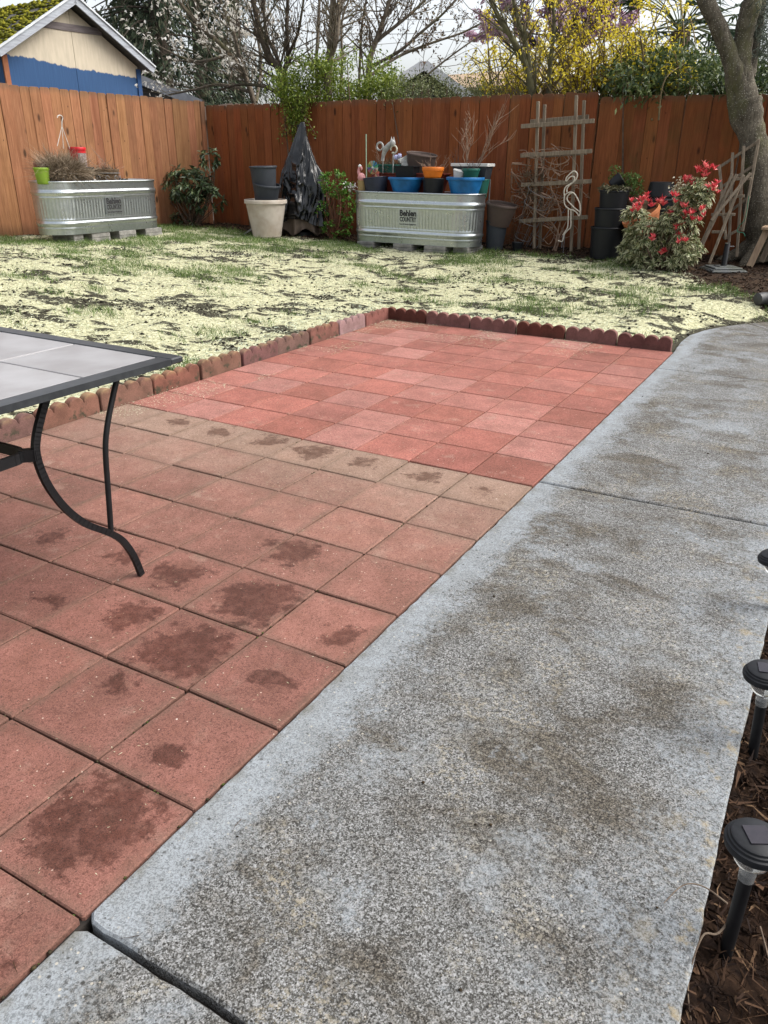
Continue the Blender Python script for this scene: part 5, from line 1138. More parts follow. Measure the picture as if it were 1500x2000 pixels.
tips = np.concatenate(tips); axs = np.concatenate(axs); kk = tips[:, 2] > .03; tips, axs = tips[kk], axs[kk]
P, D = whorls(tips, axs, 11, .07, .5)
leaves('foliage', P, D, rng.uniform(.06, .10, len(P)), rng.uniform(.020, .030, len(P)), leafmat('variegated_leaf', [(0, (.05, .08, .025)), (.6, (.11, .15, .05)), (1, (.20, .23, .10))], .45, rim=(.60, .57, .36), trans=.2), pr)
M_redl = leafmat('red_shoot', [(0, (.50, .03, .05)), (.6, (.70, .08, .10)), (1, (.78, .25, .23))], .45, trans=.3)
redp = [(1235, 400), (1250, 393), (1262, 390), (1272, 398), (1240, 415), (1300, 395), (1285, 405), (1310, 420), (1330, 400), (1345, 410), (1352, 362), (1362, 335), (1372, 330), (1382, 340), (1390, 333), (1340, 352), (1350, 355), (1395, 365), (1400, 372), (1385, 372), (1325, 445), (1330, 460), (1270, 465), (1262, 448), (1340, 430), (1370, 415), (1315, 388), (1298, 495), (1360, 425), (1328, 470)]
rt = []; 
for px, py in redp:
    q_ = np.array(lpi(px, py, 8.72-rnd.uniform(.10, .26) if py > 380 else 8.70)); rt += [q_+rng.normal(size=3)*.024 for _ in range(3)]
rt = np.array(rt); P, D = whorls(rt, np.tile([0, 0, 1.0], (len(rt), 1))+rng.normal(size=rt.shape)*.25, 11, .03, 0, .55); D[:, 2] += .5
leaves('red_shoots', P, D, rng.uniform(.04, .075, len(P)), .017, M_redl, pr)
P, D = whorls(np.array([lpi(1322, 365), lpi(1318, 372), lpi(1328, 360)]), np.tile([0, 0, 1.0], (3, 1)), 30, .06, .9, .6); leaves('flower_tassel', P+rng.normal(size=P.shape)*.03, D, .03, .02, leafmat('cream_bells', [(0, (.40, .36, .24)), (1, (.55, .52, .40))], .6), pr)
twigs(pr, (0, 0, 0), tips[::6], .011, M_twigb)

# ================================================================== trees: trunk + branching
def grow(m, p, d, L, r, lvl, q, tips, jit=.35, up=.12, split=(2, 3), ratio=.72, seg=4, rmin=.004, nside=None):
    pts = [p]; rad = [r]; dd = Vector(d)
    for k in range(seg):
        dd = (dd+Vector((q.gauss(0, jit*.5), q.gauss(0, jit*.5), q.gauss(up*.4, jit*.25)))).normalized(); pts.append(pts[-1]+dd*L/seg); rad.append(r*(1-.45*(k+1)/seg))
    m.tube(pts, rad, nside or (8 if r > .05 else 6 if r > .015 else 4), lvl == 0)
    for pt_ in pts[1:]: tips.append((pt_, dd, lvl))
    if lvl <= 0 or r*.5 < rmin: return
    for k in range(q.randint(*split)):
        i = q.randint(max(1, seg-2), seg) if k else seg
        nd = (dd+Vector((q.gauss(0, 1), q.gauss(0, 1), q.gauss(up, .5)))*(.55 if k else .25)).normalized()
        grow(m, pts[i], nd, L*ratio*q.uniform(.75, 1.15), rad[i]*(.62 if k else .85), lvl-1, q, tips, jit, up, split, ratio, seg, rmin)
def make_bark(name, c1, c2, moss=None, speck=None, sc_=9):
    t = NT(name); v = t.coord('Object', (1, 1, .45)); a = t.noise(v, sc_, 6, .65); b_ = t.noise(v, sc_*5, 5, .7)
    c = t.mix(t.mr(a, .3, .7), c1, c2)
    c = t.mix(t.mr(b_, .35, .6, .6, 0), c, tuple(q_*.4 for q_ in c2))
    if moss: c = t.mix(t.mr(t.noise(v, sc_*.35, 5, .6), .5, .68, 0, .75), c, moss)
    if speck: c = t.mix(t.mr(t.voro(t.coord('Object', (1, 1, 1.4)), 42), .26, .14, 0, .8), c, speck)
    t.set(Base_Color=c, Roughness=.95); t.b.inputs['Specular IOR Level'].default_value = .2
    t.bump(t.math('ADD', a, b_), .8, .02); return t.m
M_barkR = make_bark('spotted_bark', (.15, .13, .098), (.075, .064, .048), (.10, .10, .042), (.34, .32, .26))
M_barkD = make_bark('dark_bark', (.10, .08, .062), (.05, .04, .031), (.08, .08, .045))
M_barkP = make_bark('pale_bark', (.21, .175, .135), (.12, .098, .076), (.13, .125, .06))
# multi-stemmed tree by the right edge
Yt = 9.78; tb_ = at_y(1492, 480, Yt); tt = thing('yard_tree', 'speckled multi-stemmed tree trunk at the right edge', 'tree', (tb_.x, Yt, g(tb_.x, Yt)))
def ltr(px, py, Y=Yt): q_ = at_y(px, py, Y)-Vector(tt.location); return q_
m = MB()
def limb(pts, rads, n=12):
    P = smooth_path(pts, 5); r_ = np.interp(np.linspace(0, 1, len(P)), np.linspace(0, 1, len(rads)), rads); m.tube(P, [float(a_*(1+.05*math.sin(i*1.7)+.04*math.sin(i*.6+1))) for i, a_ in enumerate(r_)], n)
limb([ltr(1505, 505), ltr(1502, 470), ltr(1492, 420), ltr(1484, 360), ltr(1478, 310), ltr(1470, 270), ltr(1462, 230), ltr(1458, 195)], [.34, .27, .21, .17, .15, .145, .15, .15], 18)
limb([ltr(1460, 240), ltr(1450, 190, 9.74), ltr(1440, 150, 9.72), ltr(1425, 105, 9.7), ltr(1402, 50, 9.66), ltr(1372, -10, 9.6), ltr(1340, -80, 9.55), ltr(1300, -200, 9.5)], [.11, .10, .095, .09, .085, .08, .07, .05])
limb([ltr(1466, 270), ltr(1440, 230, 9.74), ltr(1432, 180, 9.74), ltr(1424, 130, 9.76), ltr(1404, 70, 9.8), ltr(1385, 10, 9.85), ltr(1370, -60, 9.9), ltr(1360, -200, 9.95)], [.10, .085, .07, .06, .055, .05, .045, .035])
limb([ltr(1460, 230), ltr(1455, 180), ltr(1447, 130), ltr(1450, 90), ltr(1458, 45), ltr(1470, 0), ltr(1480, -60), ltr(1500, -200)], [.14, .125, .11, .105, .10, .10, .09, .06], 16)
limb([ltr(1462, 150, 9.86), ltr(1472, 90, 9.9), ltr(1482, 30, 9.92), ltr(1490, -40, 9.95), ltr(1510, -160, 10)], [.07, .065, .06, .055, .04])
for a_ in (2.6, 3.5, 4.4, 5.4, .6): 
    limb([Vector((0, 0, .28)), Vector((.22*math.cos(a_), .22*math.sin(a_), .10)), Vector((.45*math.cos(a_), .42*math.sin(a_), -.02)), Vector((.62*math.cos(a_), .55*math.sin(a_), -.10))], [.12, .10, .06, .02], 8)
m.build('trunk', M_barkR, tt, 70)
q = random.Random(3); m2 = MB(); tips = []
for px, py, Y in ((1300, -200, 9.5), (1360, -200, 9.95), (1500, -200, 9.78), (1510, -160, 10)):
    grow(m2, ltr(px, py, Y), Vector((q.gauss(0, .3), q.gauss(0, .3), 1)).normalized(), .8, .04, 3, q, tips)
m2.build('limbs', M_barkR, tt, 60)
# needle sprays hanging at the very right of the frame
nn = 900; pp = np.array([ltr(q.gauss(1492, 10), q.uniform(-10, 110), 9.9+q.gauss(0, .15)) for _ in range(nn)]); strips('sprays', pp, rng.normal(size=(nn, 3))*.6+np.array([-.2, 0, -.7]), rng.uniform(.05, .12, nn), .008, leafmat('grey_needles', [(0, (.03, .04, .03)), (1, (.10, .12, .09))], .8), tt)

# ================================================================== beyond the fence
# shed with mossy roof, its gable parallel to the left fence
rd = Vector((-.9938, .1113, 0)); gd = Vector((.1113, .9938, 0)); AP = Vector((-11.811, 10.607, 0)); ZA, ZE, HW = 3.80, 2.90, 1.36; Z0 = -.3; DEP = 3.6
shd = thing('garden_shed', 'cream and blue half-painted shed with a mossy roof behind the left fence', 'shed', (AP.x, AP.y, Z0), math.atan2(gd.y, gd.x))
# local axes: x along the gable, y backwards along the ridge
M_cream = simple('cream_siding', (.50, .43, .32), (.43, .37, .28), 3, .85, stretch=(4, 4, .6), bump=.15, bscale=40, var=0)
def make_paint():
    t = NT('half_painted_siding'); v = t.coord('Object'); s_ = t.n('SeparateXYZ'); t.l(v, s_.inputs[0])
    cr_ = t.mix(t.mr(t.noise(t.coord('Object', (3, 3, .5)), 6, 5), .3, .7), (.52, .45, .34), (.44, .38, .29))
    bl = t.mix(t.mr(t.noise(t.coord('Object', (9, 9, .35)), 5, 5), .35, .7), (.010, .052, .145), (.016, .068, .175))
    # ragged brush line falling towards the right
    edge = t.math('ADD', t.math('MULTIPLY', s_.outputs[0], -.075), t.math('ADD', t.math('MULTIPLY', t.noise(t.coord('Object', (1, 1, .02)), 4.5, 4, .7), .16), t.math('MULTIPLY', t.noise(t.coord('Object', (1, 1, .02)), 1.4, 1), .16)))
    f = t.mr(t.math('SUBTRACT', t.math('ADD', edge, 2.905), s_.outputs[2]), -.012, .012)
    t.set(Base_Color=t.mix(f, cr_, bl), Roughness=.75); t.bump(t.noise(t.coord('Object', (8, 8, .4)), 6, 5), .25, .006); return t.m
M_paint = make_paint()
za, ze = ZA-Z0, ZE-Z0; slope = (za-ze)/1.50; zw = za-slope*HW
def gz_(x): return za-.10-slope*abs(x)
for x0_, x1_ in ((-HW, -.004), (.004, HW)):
    m = MB(); poly = [(x0_, 0), (x1_, 0), (x1_, gz_(x1_)), (x0_, gz_(x0_))]; vs = [(x, 0, z) for x, z in poly]+[(x, .05, z) for x, z in poly]
    m.add(vs, [(0, 1, 2, 3), (7, 6, 5, 4)]+[((i+1) % 4, i, 4+i, 4+(i+1) % 4) for i in range(4)]); m.build('gable_panel', M_paint, shd, 0)
for s in (-1, 1):
    m = MB(); m.box((s*(HW-.03), DEP/2+.05, (zw-.1)/2), (.05, DEP-.1, zw-.12)); m.build('side_wall', M_paint, shd, 0)
    m = MB(); m.box((s*(HW+.0), -.012, (zw-.14)/2), (.09, .03, zw-.14)); m.build('corner_board', simple('orange_trim', (.34, .12, .05), None, 8, .8) if s < 0 else simple('navy_trim', (.012, .055, .16), None, 8, .8), shd, 0)
m = MB(); m.box((0, -.006, gz_(.62)+.05), (1.26, .02, .11)); m.build('tie_board', simple('grey_purple_board', (.20, .17, .17), (.12, .10, .10), 10, .9, stretch=(.3, 4, 4)), shd, 0)
M_moss = leafmat('roof_moss', [(0, (.045, .05, .008)), (.5, (.12, .12, .012)), (1, (.22, .20, .02))], 1, trans=0, spec=.1)
M_shing = simple('grey_shingle', (.10, .095, .085), (.06, .055, .05), 10, .95, var=.15)
M_fascia = simple('pale_blue_grey_fascia', (.36, .39, .43), (.24, .25, .28), 8, .8, stretch=(.5, 4, 4))
for s in (-1, 1):
    sl = math.hypot(1.56, 1.56*slope); ang = math.atan(slope)
    rf = MB(); rf.bar(Vector((0, DEP/2-.15, za-.02)), Vector((s*1.56, DEP/2-.15, za-.02-1.56*slope)), .07, DEP+.4, (0, 1, 0)) if False else None
    c_ = Vector((s*.78, DEP/2-.08, za-.01-.78*slope)); Mx = Matrix.Rotation(s*ang, 3, 'Y'); m = MB(); m.box(c_, (sl, DEP+.24, .06), Mx); rfo = m.build('roof_slope', M_shing, shd, 0)
    k_ = 13
    for r_ in range(k_):
        f = (r_+.5)/k_; pc_ = Vector((s*1.56*f, DEP/2-.08, za+.03-1.56*f*slope)); m = MB(); m.box((0, 0, 0), (sl/k_*1.08, DEP+.26, .022), Matrix.Rotation(s*(ang+.07), 3, 'Y')); m.build('shingle_row', M_shing, rfo, 0, pc_)
    if s < 0:
        nn = 2600; f = rng.random(nn); y_ = rng.uniform(-.18, DEP, nn); k2 = fbm(f*9+3, y_*3, 3)+.2*np.sin(f*k_*6.283) > .42; f, y_ = f[k2], y_[k2]
        clods('moss', np.stack([s*1.56*f, y_, za+.045-1.56*f*slope], 1), rng.uniform(.03, .075, len(f)), M_moss, rfo, .55)
    m = MB(); m.bar(Vector((s*.002, -.22, za-.02)), Vector((s*1.58, -.22, za-.02-1.58*slope)), .035, .12, (0, 0, 1)); m.build('fascia', M_fascia, shd, 0)
    m = MB(); m.bar(Vector((s*.002, -.23, za+.052)), Vector((s*1.60, -.23, za+.052-1.60*slope)), .06, .025, (0, 0, 1)); m.build('drip_edge', simple('pale_metal_edge', (.55, .58, .60), None, 10, .5), shd, 0)
# neighbours' roofs
def house(name, label, P, wdir, w, h_e, h_a, dep, wallm, roofm, fasc):
    t = thing(name, label, 'house', (P.x, P.y, -.3), math.atan2(wdir.y, wdir.x)); hw = w/2
    m = MB(); poly = [(-hw, 0), (hw, 0), (hw, h_e), (0, h_a), (-hw, h_e)]; n = 5; vs = [(x, 0, z) for x, z in poly]+[(x, dep, z) for x, z in poly]; m.add(vs, [tuple(range(5)), tuple(range(9, 4, -1))]+[((i+1) % n, i, n+i, n+(i+1) % n) for i in range(n)]); m.build('wall', wallm, t, 0)
    sl_ = (h_a-h_e)/hw
    for s in (-1, 1):
        e = hw+.35; L_ = math.hypot(e, e*sl_); m = MB(); m.box((s*e/2, dep/2, h_a+.10-e/2*sl_), (L_, dep+.8, .10), Matrix.Rotation(s*math.atan(sl_), 3, 'Y')); r_ = m.build('roof', roofm, t, 0)
        m = MB(); m.bar((s*.01, -.42, h_a+.06), (s*(e+.02), -.42, h_a+.06-e*sl_), .04, .22, (0, 0, 1)); m.build('fascia', fasc, r_, 0)
    return t
M_grroof = simple('grey_roof', (.17, .18, .20), (.11, .115, .13), 4, .9); M_brroof = simple('brown_roof', (.26, .165, .10), (.17, .11, .07), 3, .9); M_wfas = simple('white_fascia', (.72, .73, .76), (.60, .61, .64), 6, .7)
pa_ = at_d(822, 155, 22); z_ap = at_d(822, 122, 22).z+.3
house('neighbour_house', 'white-trimmed gable of a house behind the back fence vine', pa_, Vector((.80, .60, 0)), 4.4, z_ap-1.45, z_ap-.15, 6, simple('grey_siding', (.04, .042, .045), (.025, .025, .03), 4, .9), M_brroof, M_wfas)
pb_ = at_d(1090, 150, 34); house('neighbour_house', 'tan-roofed low house seen through the yellow forsythia', pb_, Vector((.2, .98, 0)), 5, at_d(1030, 180, 34).z+.3, at_d(1000, 140, 34).z+.3, 5, simple('beige_siding', (.38, .32, .24), None, 4, .9), simple('tan_roof', (.42, .30, .20), (.33, .24, .16), 3, .9), M_wfas)
pc_ = at_d(262, 170, 24); house('neighbour_house', 'grey roof corner just right of the blue shed', pc_, Vector((.72, .69, 0)), 2.6, at_d(305, 190, 24).z+.2, at_d(262, 158, 24).z+.3, 5, simple('dark_siding', (.12, .12, .13), None, 4, .9), M_grroof, M_grroof)
pd_ = at_d(455, 203, 17); house('low_shed', 'low pale brown roof just over the fence left of the vine', pd_, Vector((.75, .66, 0)), 2.6, at_d(455, 222, 17).z+.1, at_d(450, 206, 17).z+.15, 4, simple('tan_siding', (.3, .24, .2), None, 4, .9), simple('dusty_roof', (.30, .22, .18), None, 4, .9), simple('tan_fascia', (.30, .22, .18), None, 4, .9))
# overhead wires
for pts, lb_ in ((((225, 84, 40), (640, 93, 40), (1000, 60, 44)), 'thin overhead cable crossing before the dark conifers'), (((600, 30, 42), (800, 38, 42), (1000, 35, 42)), 'upper overhead cable in the pale sky above the gable'), (((600, 64, 42), (800, 66, 42), (1000, 52, 42)), 'lower overhead cable in the pale sky above the gable')):
    m = MB(); m.tube(smooth_path([at_d(*p_) for p_ in pts], 6), .012, 5); tag(m.build('overhead_cable', M_wire), lb_, 'cable', 'overhead cables')

def tree(name, label, px, py, D, group=None, cat='tree'):
    p = at_d(px, py, D); t = thing(name, label, cat, (p.x, p.y, -.3), 0, group); return t
def conifer(px, D, H, rad, label, seed, n=13000):
    t = tree('conifer', label, px, 200, D, 'dark conifers behind the shed'); q_ = random.Random(seed); m = MB(); m.tube([(0, 0, 0), (.1, 0, H*.5), (0, 0, H)], [.32, .24, .05], 10); m.build('trunk', M_barkD, t, 60)
    m = MB(); P, Dd = [], []
    for k in range(150):
        z = H*(.06+.92*(k/150)); a_ = q_.random()*6.283; L = rad*(1-(z/H)*.80)*q_.uniform(.55, 1.1); tip = Vector((math.cos(a_)*L, math.sin(a_)*L, z-L*.30+q_.gauss(0, .1))); mid = Vector((math.cos(a_)*L*.5, math.sin(a_)*L*.5, z-L*.05)); pts = smooth_path([(0, 0, z), mid, tip], 4); m.tube(pts, [.035*(1-.8*i/len(pts)) for i in range(len(pts))], 4)
        for j in range(n//150):
            f = q_.uniform(.15, 1); b_ = Vector((0, 0, z)).lerp(mid, f*2) if f < .5 else mid.lerp(tip, f*2-1)
            P.append(b_+Vector((q_.gauss(0, .18), q_.gauss(0, .18), q_.gauss(-.12, .16)))); Dd.append((math.cos(a_)*.5+q_.gauss(0, .5), math.sin(a_)*.5+q_.gauss(0, .5), -.6+q_.gauss(0, .35)))
    m.build('branches', M_barkD, t, 60)
    nn = len(P); leaves('crown', np.array(P), np.array(Dd), rng.uniform(.14, .36, nn), rng.uniform(.04, .09, nn), leafmat('conifer_spray_%d' % seed, [(0, (.016, .026, .016)), (.5, (.035, .05, .028)), (.85, (.06, .075, .042)), (1, (.11, .115, .075))], .85, trans=.1, spec=.2), t)
conifer(322, 27, 15, 3.6, 'tall dark conifer with a straight trunk left of the magnolia', 1, 15000)
conifer(262, 33, 17, 3.8, 'dark conifer just behind the shed roof', 2)
conifer(395, 36, 17, 3.6, 'dark conifer behind the magnolia blossom', 3)
conifer(465, 42, 18, 3.6, 'farthest grey-green conifer behind the bare stems', 4, 9000)
# magnolia in bloom
def bare(px, D, label, name, stems_, lvl, seed, bark, r0=.07, leafn=0, leaf=None, jit=.32, L=.9, group=None, leafsz=(.05, .03), every=1, lname='blossom'):
    t = tree(name, label, px, 200, D, group); q_ = random.Random(seed); m = MB(); tips = []
    for pts, r_ in stems_:
        W = [at_d(*p_)-Vector(t.location) for p_ in pts]; P = smooth_path(W, 4); rr = [r_*.68*(1-.6*i/len(P)) for i in range(len(P))]; m.tube(P, rr, 8)
        for i in range(2, len(P)):
            for _ in range(q_.choice([1, 1, 2])):
                d_ = ((P[i]-P[i-1]).normalized()*.5+Vector((q_.gauss(0, .6), q_.gauss(0, .6), q_.gauss(.35, .4)))).normalized(); grow(m, P[i], d_, L*q_.uniform(.5, 1.1), rr[i]*.36, lvl, q_, tips, jit, .1, (2, 3), .72, 3, .002)
    m.build('trunk', bark, t, 60)
    if leafn:
        tp = [a_ for a_ in tips if a_[2] <= 1]; sel = [q_.choice(tp) for _ in range(leafn)]
        P = np.array([a_[0] for a_ in sel])+rng.normal(size=(leafn, 3))*.02; D_ = np.array([a_[1] for a_ in sel])+rng.normal(size=(leafn, 3))*.7
        leaves(lname, P, D_, rng.uniform(.7, 1.3, leafn)*leafsz[0], rng.uniform(.7, 1.2, leafn)*leafsz[1], leaf, t)
    return t, tips
M_magn = leafmat('white_blossom', [(0, (.45, .42, .36)), (.5, (.68, .65, .58)), (1, (.8, .78, .74))], .6, trans=.35)
M_bud = leafmat('brown_buds', [(0, (.07, .045, .035)), (.6, (.14, .095, .06)), (1, (.20, .17, .09))], .8, trans=.1)
D1 = 15.5
bare(470, D1, 'bare-branched magnolia with white blossoms before the conifers', 'magnolia_tree', [([(500, 215, D1), (480, 150, D1), (440, 95, D1), (395, 55, D1), (355, 10, D1), (320, -40, D1)], .07), ([(490, 180, D1), (430, 165, D1+.3), (380, 175, D1+.4), (330, 185, D1+.6)], .045), ([(495, 200, D1), (470, 120, D1-.4), (455, 60, D1-.5), (430, 0, D1-.6), (420, -50, D1-.6)], .06), ([(440, 110, D1), (390, 120, D1+.3), (350, 110, D1+.3), (310, 90, D1+.2)], .04), ([(500, 200, D1), (510, 130, D1+.5), (500, 60, D1+.6), (480, -10, D1+.6)], .05)], 2, 5, M_barkP, leafn=1300, leaf=M_magn, L=.55, leafsz=(.075, .05))
D2 = 14.2
bare(556, D2, 'dark gnarled bare tree with several stems behind the vine', 'bare_tree', [([(556, 215, D2), (552, 160, D2), (545, 135, D2), (520, 100, D2), (505, 50, D2), (490, -20, D2), (480, -90, D2)], .10), ([(552, 150, D2), (562, 110, D2), (560, 50, D2), (562, 0, D2), (565, -80, D2)], .06), ([(553, 145, D2), (540, 110, D2+.3), (522, 70, D2+.3), (515, 20, D2+.3), (512, -60, D2+.3)], .055), ([(556, 120, D2), (580, 70, D2-.2), (590, 20, D2-.3), (600, -50, D2-.3)], .04), ([(550, 190, D2), (520, 170, D2), (470, 165, D2+.3), (430, 175, D2+.4)], .05)], 2, 8, M_barkD, leafn=700, leaf=M_bud, L=.5, leafsz=(.05, .028), lname='buds')
D3 = 13.2
bare(643, D3, 'tall twin-trunked bare tree in the middle behind the vine', 'bare_tree', [([(640, 215, D3), (641, 150, D3), (645, 100, D3), (648, 50, D3), (650, 0, D3), (652, -80, D3)], .105), ([(645, 110, D3), (655, 80, D3-.1), (660, 40, D3-.1), (663, -10, D3-.1), (668, -80, D3)], .08), ([(622, 215, D3+.6), (618, 130, D3+.6), (621, 60, D3+.6), (624, 0, D3+.6), (622, -60, D3+.6)], .045), ([(664, 215, D3+.8), (668, 120, D3+.8), (668, 40, D3+.8), (690, -20, D3+.8)], .04)], 2, 13, M_barkP, leafn=500, leaf=M_bud, L=.45, leafsz=(.05, .028), lname='buds')
D4 = 16
bare(720, D4, 'budding tree with wide slanting branches over the gable', 'bare_tree', [([(715, 215, D4), (722, 120, D4), (738, 70, D4), (752, 30, D4), (765, -10, D4), (790, -70, D4)], .085), ([(735, 80, D4), (780, 45, D4), (815, 15, D4), (850, -20, D4)], .05), ([(725, 130, D4), (780, 100, D4-.3), (820, 65, D4-.4), (862, 30, D4-.5), (900, -10, D4-.5)], .05), ([(720, 150, D4), (775, 112, D4+.4), (840, 85, D4+.4), (900, 65, D4+.5), (940, 45, D4+.5)], .045), ([(700, 215, D4+.3), (703, 120, D4+.3), (708, 40, D4+.3), (720, -20, D4+.3)], .045), ([(770, 200, D4+.3), (830, 150, D4+.3), (880, 110, D4+.3), (950, 60, D4+.4)], .035)], 2, 21, M_barkP, leafn=2200, leaf=M_bud, L=.6, leafsz=(.065, .035), lname='buds')
bare(1042, 11.75, 'slender multi-stemmed young tree rising left of the forsythia', 'young_tree', [([(1042, 215, 11.75), (1036, 165, 11.75), (1020, 110, 11.75), (1000, 75, 11.7), (975, 35, 11.7), (955, -10, 11.7), (940, -60, 11.7)], .075), ([(1036, 165, 11.75), (1030, 100, 11.8), (1015, 50, 11.8), (1003, 0, 11.8), (995, -60, 11.8)], .055), ([(1070, 215, 11.8), (1075, 120, 11.8), (1082, 60, 11.8), (1080, 0, 11.8), (1078, -60, 11.8)], .05), ([(1010, 95, 11.75), (985, 130, 11.75), (960, 160, 11.8)], .02)], 1, 34, simple('olive_bark', (.12, .115, .05), (.07, .06, .035), 10, .9), leafn=260, leaf=M_bud, L=.45, leafsz=(.04, .02), lname='buds')
# purple-leaved plum in flower
pt_, tps = bare(1110, 21, 'pink flowering plum tree behind the forsythia', 'plum_tree', [([(1110, 215, 21), (1100, 120, 21), (1085, 50, 21), (1070, -20, 21), (1060, -90, 21)], .12), ([(1105, 130, 21), (1150, 70, 21), (1190, 20, 21), (1230, -30, 21)], .08), ([(1103, 140, 21), (1050, 90, 21), (1010, 50, 21), (990, 0, 21)], .07), ([(1100, 100, 21), (1130, 40, 21), (1150, -40, 21)], .06)], 3, 41, M_barkD, leafn=15000, leaf=leafmat('plum_blossom', [(0, (.34, .18, .27)), (.5, (.62, .42, .54)), (1, (.80, .70, .76))], .7, trans=.3), L=.9, leafsz=(.13, .09))
q_ = random.Random(50)
# forsythia
def forsythia(px0, px1, D, label, seed, nst):
    t = tree('forsythia_bush', label, (px0+px1)/2, 210, D, 'forsythia hedge beyond the fence', 'shrub'); q2 = random.Random(seed); m = MB(); P = []
    for k in range(nst):
        b_ = at_d(q2.uniform(px0, px1), 235, D+q2.gauss(0, .35))-Vector(t.location); tipx = q2.uniform(px0-40, px1+40); top = at_d(tipx, q2.choice([q2.uniform(90, 175), q2.uniform(80, 170), q2.uniform(-10, 110)]), D+q2.gauss(0, .4))-Vector(t.location); md = b_.lerp(top, .5)+Vector((q2.gauss(0, .12), q2.gauss(0, .12), .1)); end = top+(top-md)*.25+Vector((q2.gauss(0, .2), q2.gauss(0, .2), -.15)); S_ = smooth_path([b_, md, top, end], 6); m.tube(S_, [.011*(1-.75*i/len(S_)) for i in range(len(S_))], 4)
        for i in range(6, len(S_)):
            for _ in range(q2.choice([0, 2, 4, 6])): P.append(S_[i]+Vector((q2.gauss(0, .035), q2.gauss(0, .035), q2.gauss(0, .035))))
    m.build('stems', simple('forsythia_stem', (.15, .11, .05), (.09, .065, .03), 15, .9), t, 60); nn = len(P)
    leaves('flowers', np.array(P), rng.normal(size=(nn, 3)), rng.uniform(.035, .06, nn), rng.uniform(.016, .028, nn), leafmat('yellow_flower_%d' % seed, [(0, (.42, .34, .01)), (.5, (.70, .56, .02)), (1, (.80, .70, .10))], .6, trans=.35), t)
forsythia(1010, 1140, 12.4, 'yellow forsythia around the slender young tree', 1, 70); forsythia(1120, 1240, 12.0, 'dense yellow forsythia in the middle of the right background', 2, 85); forsythia(1220, 1330, 11.7, 'yellow forsythia sprays in front of the palm', 3, 55); forsythia(950, 1030, 13.0, 'thin sparse forsythia at the left end of the hedge', 4, 34)
# windmill palm
def palm():
    D = 15; t = tree('palm_tree', 'fan palm with drooping dark fronds behind the forsythia', 1325, 215, D); q2 = random.Random(6); m = MB(); top = at_d(1330, 62, D)-Vector(t.location); m.tube([(0, 0, 0), (top.x*.5, top.y*.5, top.z*.5), top], [.12, .13, .15], 10); m.build('trunk', simple('palm_fibre', (.12, .08, .05), (.05, .035, .025), 30, 1, bump=.9), t, 60)
    m = MB(); P, Dd, Ls = [], [], []
    for k in range(46):
        a_ = q2.random()*6.283; e = q2.uniform(-1.0, 1.1); L = q2.uniform(.55, .9); d = Vector((math.cos(a_)*math.cos(e), math.sin(a_)*math.cos(e), math.sin(e))); c_ = top+d*L; m.tube([top, top+d*L*.5+Vector((0, 0, .06)), c_], .011, 4); sd = d.cross(Vector((0, 0, 1))).normalized(); u_ = sd.cross(d)
        for j in range(22):
            th = R(-80+160*j/21); dd = (d*math.cos(th)+sd*math.sin(th)+u_*.12); dd.z -= .25; P.append(c_); Dd.append(dd); Ls.append(q2.uniform(.38, .55))
    m.build('frond_stalks', simple('palm_stalk', (.08, .10, .03), None, 10, .7), t, 60)
    leaves('fronds', np.array(P), np.array(Dd), np.array(Ls), .035, leafmat('palm_frond', [(0, (.02, .045, .02)), (.6, (.045, .08, .035)), (1, (.10, .14, .06))], .5, trans=.15), t, .15, .22)
palm()
# broad-leaved evergreens over the right fence panel
def bush(name, label, px0, px1, py0, py1, D, stops, n, size, wid, seed, group=None, dep=.7, extra=None, trans=.25):
    t = tree(name, label, (px0+px1)/2, 215, D, group, 'shrub'); q2 = random.Random(seed); P = []; m = MB(); nt = max(6, (px1-px0)//14); cl = []
    for k in range(nt*5):
        px = q2.uniform(px0, px1); f = (px-px0)/(px1-px0); topy = py0+(py1-py0)*.45*abs(2*f-1)**2; py = q2.uniform(topy, py1); c_ = at_d(px, py, D+q2.gauss(0, dep*.5))-Vector(t.location); cl.append(c_)
        for j in range(n//(nt*5)): P.append(c_+Vector((q2.gauss(0, .11), q2.gauss(0, .13), q2.gauss(0, .08))))
    for c_ in cl[::3]: b_ = Vector((c_.x*.8+q2.gauss(0, .1), c_.y*.8, .1)); m.tube([b_, b_.lerp(c_, .5)+Vector((q2.gauss(0, .08), 0, .05)), c_], [.02, .014, .005], 5)
    m.build('branches', M_twigb, t, 60); nn = len(P)
    leaves('crown', np.array(P), rng.normal(size=(nn, 3))+np.array([0, 0, .15]), rng.uniform(.7, 1.25, nn)*size, rng.uniform(.7, 1.2, nn)*wid, leafmat(name+'_leaf_%d' % seed, stops, .42, trans=trans), t)
    return t
bush('evergreen_shrub', 'glossy dark evergreen shrub over the fence beside the tree trunk', 1200, 1440, 105, 205, 11.6, [(0, (.02, .04, .015)), (.5, (.05, .085, .025)), (.85, (.12, .16, .05)), (1, (.24, .27, .10))], 7500, .085, .03, 1)
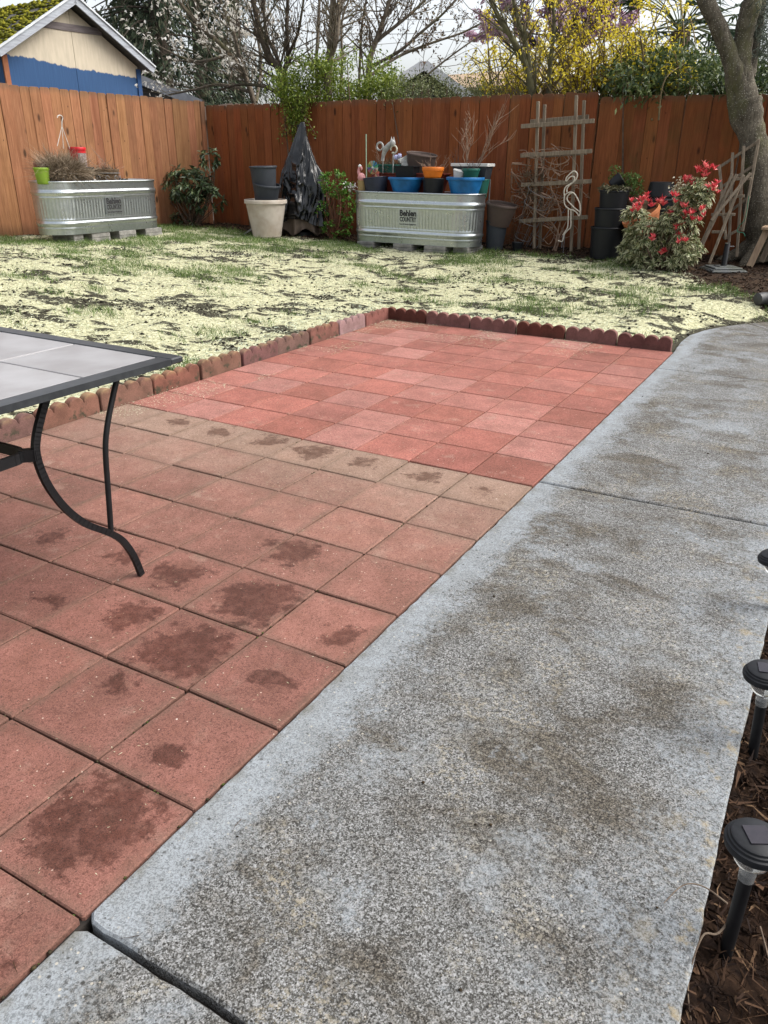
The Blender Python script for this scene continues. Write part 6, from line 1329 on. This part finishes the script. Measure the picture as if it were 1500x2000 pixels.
bush('evergreen_shrub', 'yellow-green shrub top between forsythia and the dark evergreen', 1180, 1330, 95, 195, 11.9, [(0, (.06, .08, .02)), (.5, (.14, .17, .04)), (1, (.30, .30, .08))], 3200, .06, .024, 2)
bush('evergreen_shrub', 'dark leafy shrub right of the tree trunk at the frame edge', 1440, 1560, 110, 205, 11.6, [(0, (.02, .035, .015)), (.5, (.045, .075, .025)), (1, (.14, .17, .07))], 2800, .07, .03, 3)
bush('hedge_shrub', 'grey-green twiggy shrub over the fence right of the gable', 760, 960, 150, 200, 12.9, [(0, (.05, .065, .02)), (.5, (.11, .13, .05)), (1, (.20, .22, .09))], 4200, .04, .018, 4)
bush('hedge_shrub', 'tangle of pale thin stems with sparse leaves over the fence', 930, 1040, 120, 200, 12.4, [(0, (.07, .085, .03)), (1, (.20, .22, .08))], 700, .04, .016, 5)
# climbing vine spilling over the back fence
vt = bush('climbing_vine', 'fresh green vine spilling over the back fence above the black tarp', 540, 775, 105, 205, 13.3, [(0, (.06, .105, .012)), (.5, (.14, .195, .022)), (1, (.28, .33, .06))], 9000, .052, .028, 6, dep=.55, trans=.3)
P = []; q2 = random.Random(77); m = MB()
for k in range(26):
    a_ = at_y(q2.gauss(590, 15), 200, 10.02); e_ = at_y(q2.gauss(578, 12), q2.uniform(225, 272), 10.0-q2.uniform(.02, .12)); o_ = Vector(vt.location); S_ = smooth_path([a_+Vector((0, .3, .1))-o_, a_+Vector((0, -.02, .06))-o_, a_.lerp(e_, .5)+Vector((q2.gauss(0, .04), -.06, 0))-o_, e_-o_], 5); m.tube(S_, .004, 4)
    for s_ in S_[4:]:
        for _ in range(5): P.append(s_+Vector((q2.gauss(0, .035), q2.gauss(-.01, .03), q2.gauss(0, .035))))
m.build('hanging_stems', M_twigb, vt, 60)
leaves('hanging_leaves', np.array(P), rng.normal(size=(len(P), 3))+np.array([0, -.3, -.3]), rng.uniform(.03, .055, len(P)), .022, bpy.data.materials['climbing_vine_leaf_6'], vt)
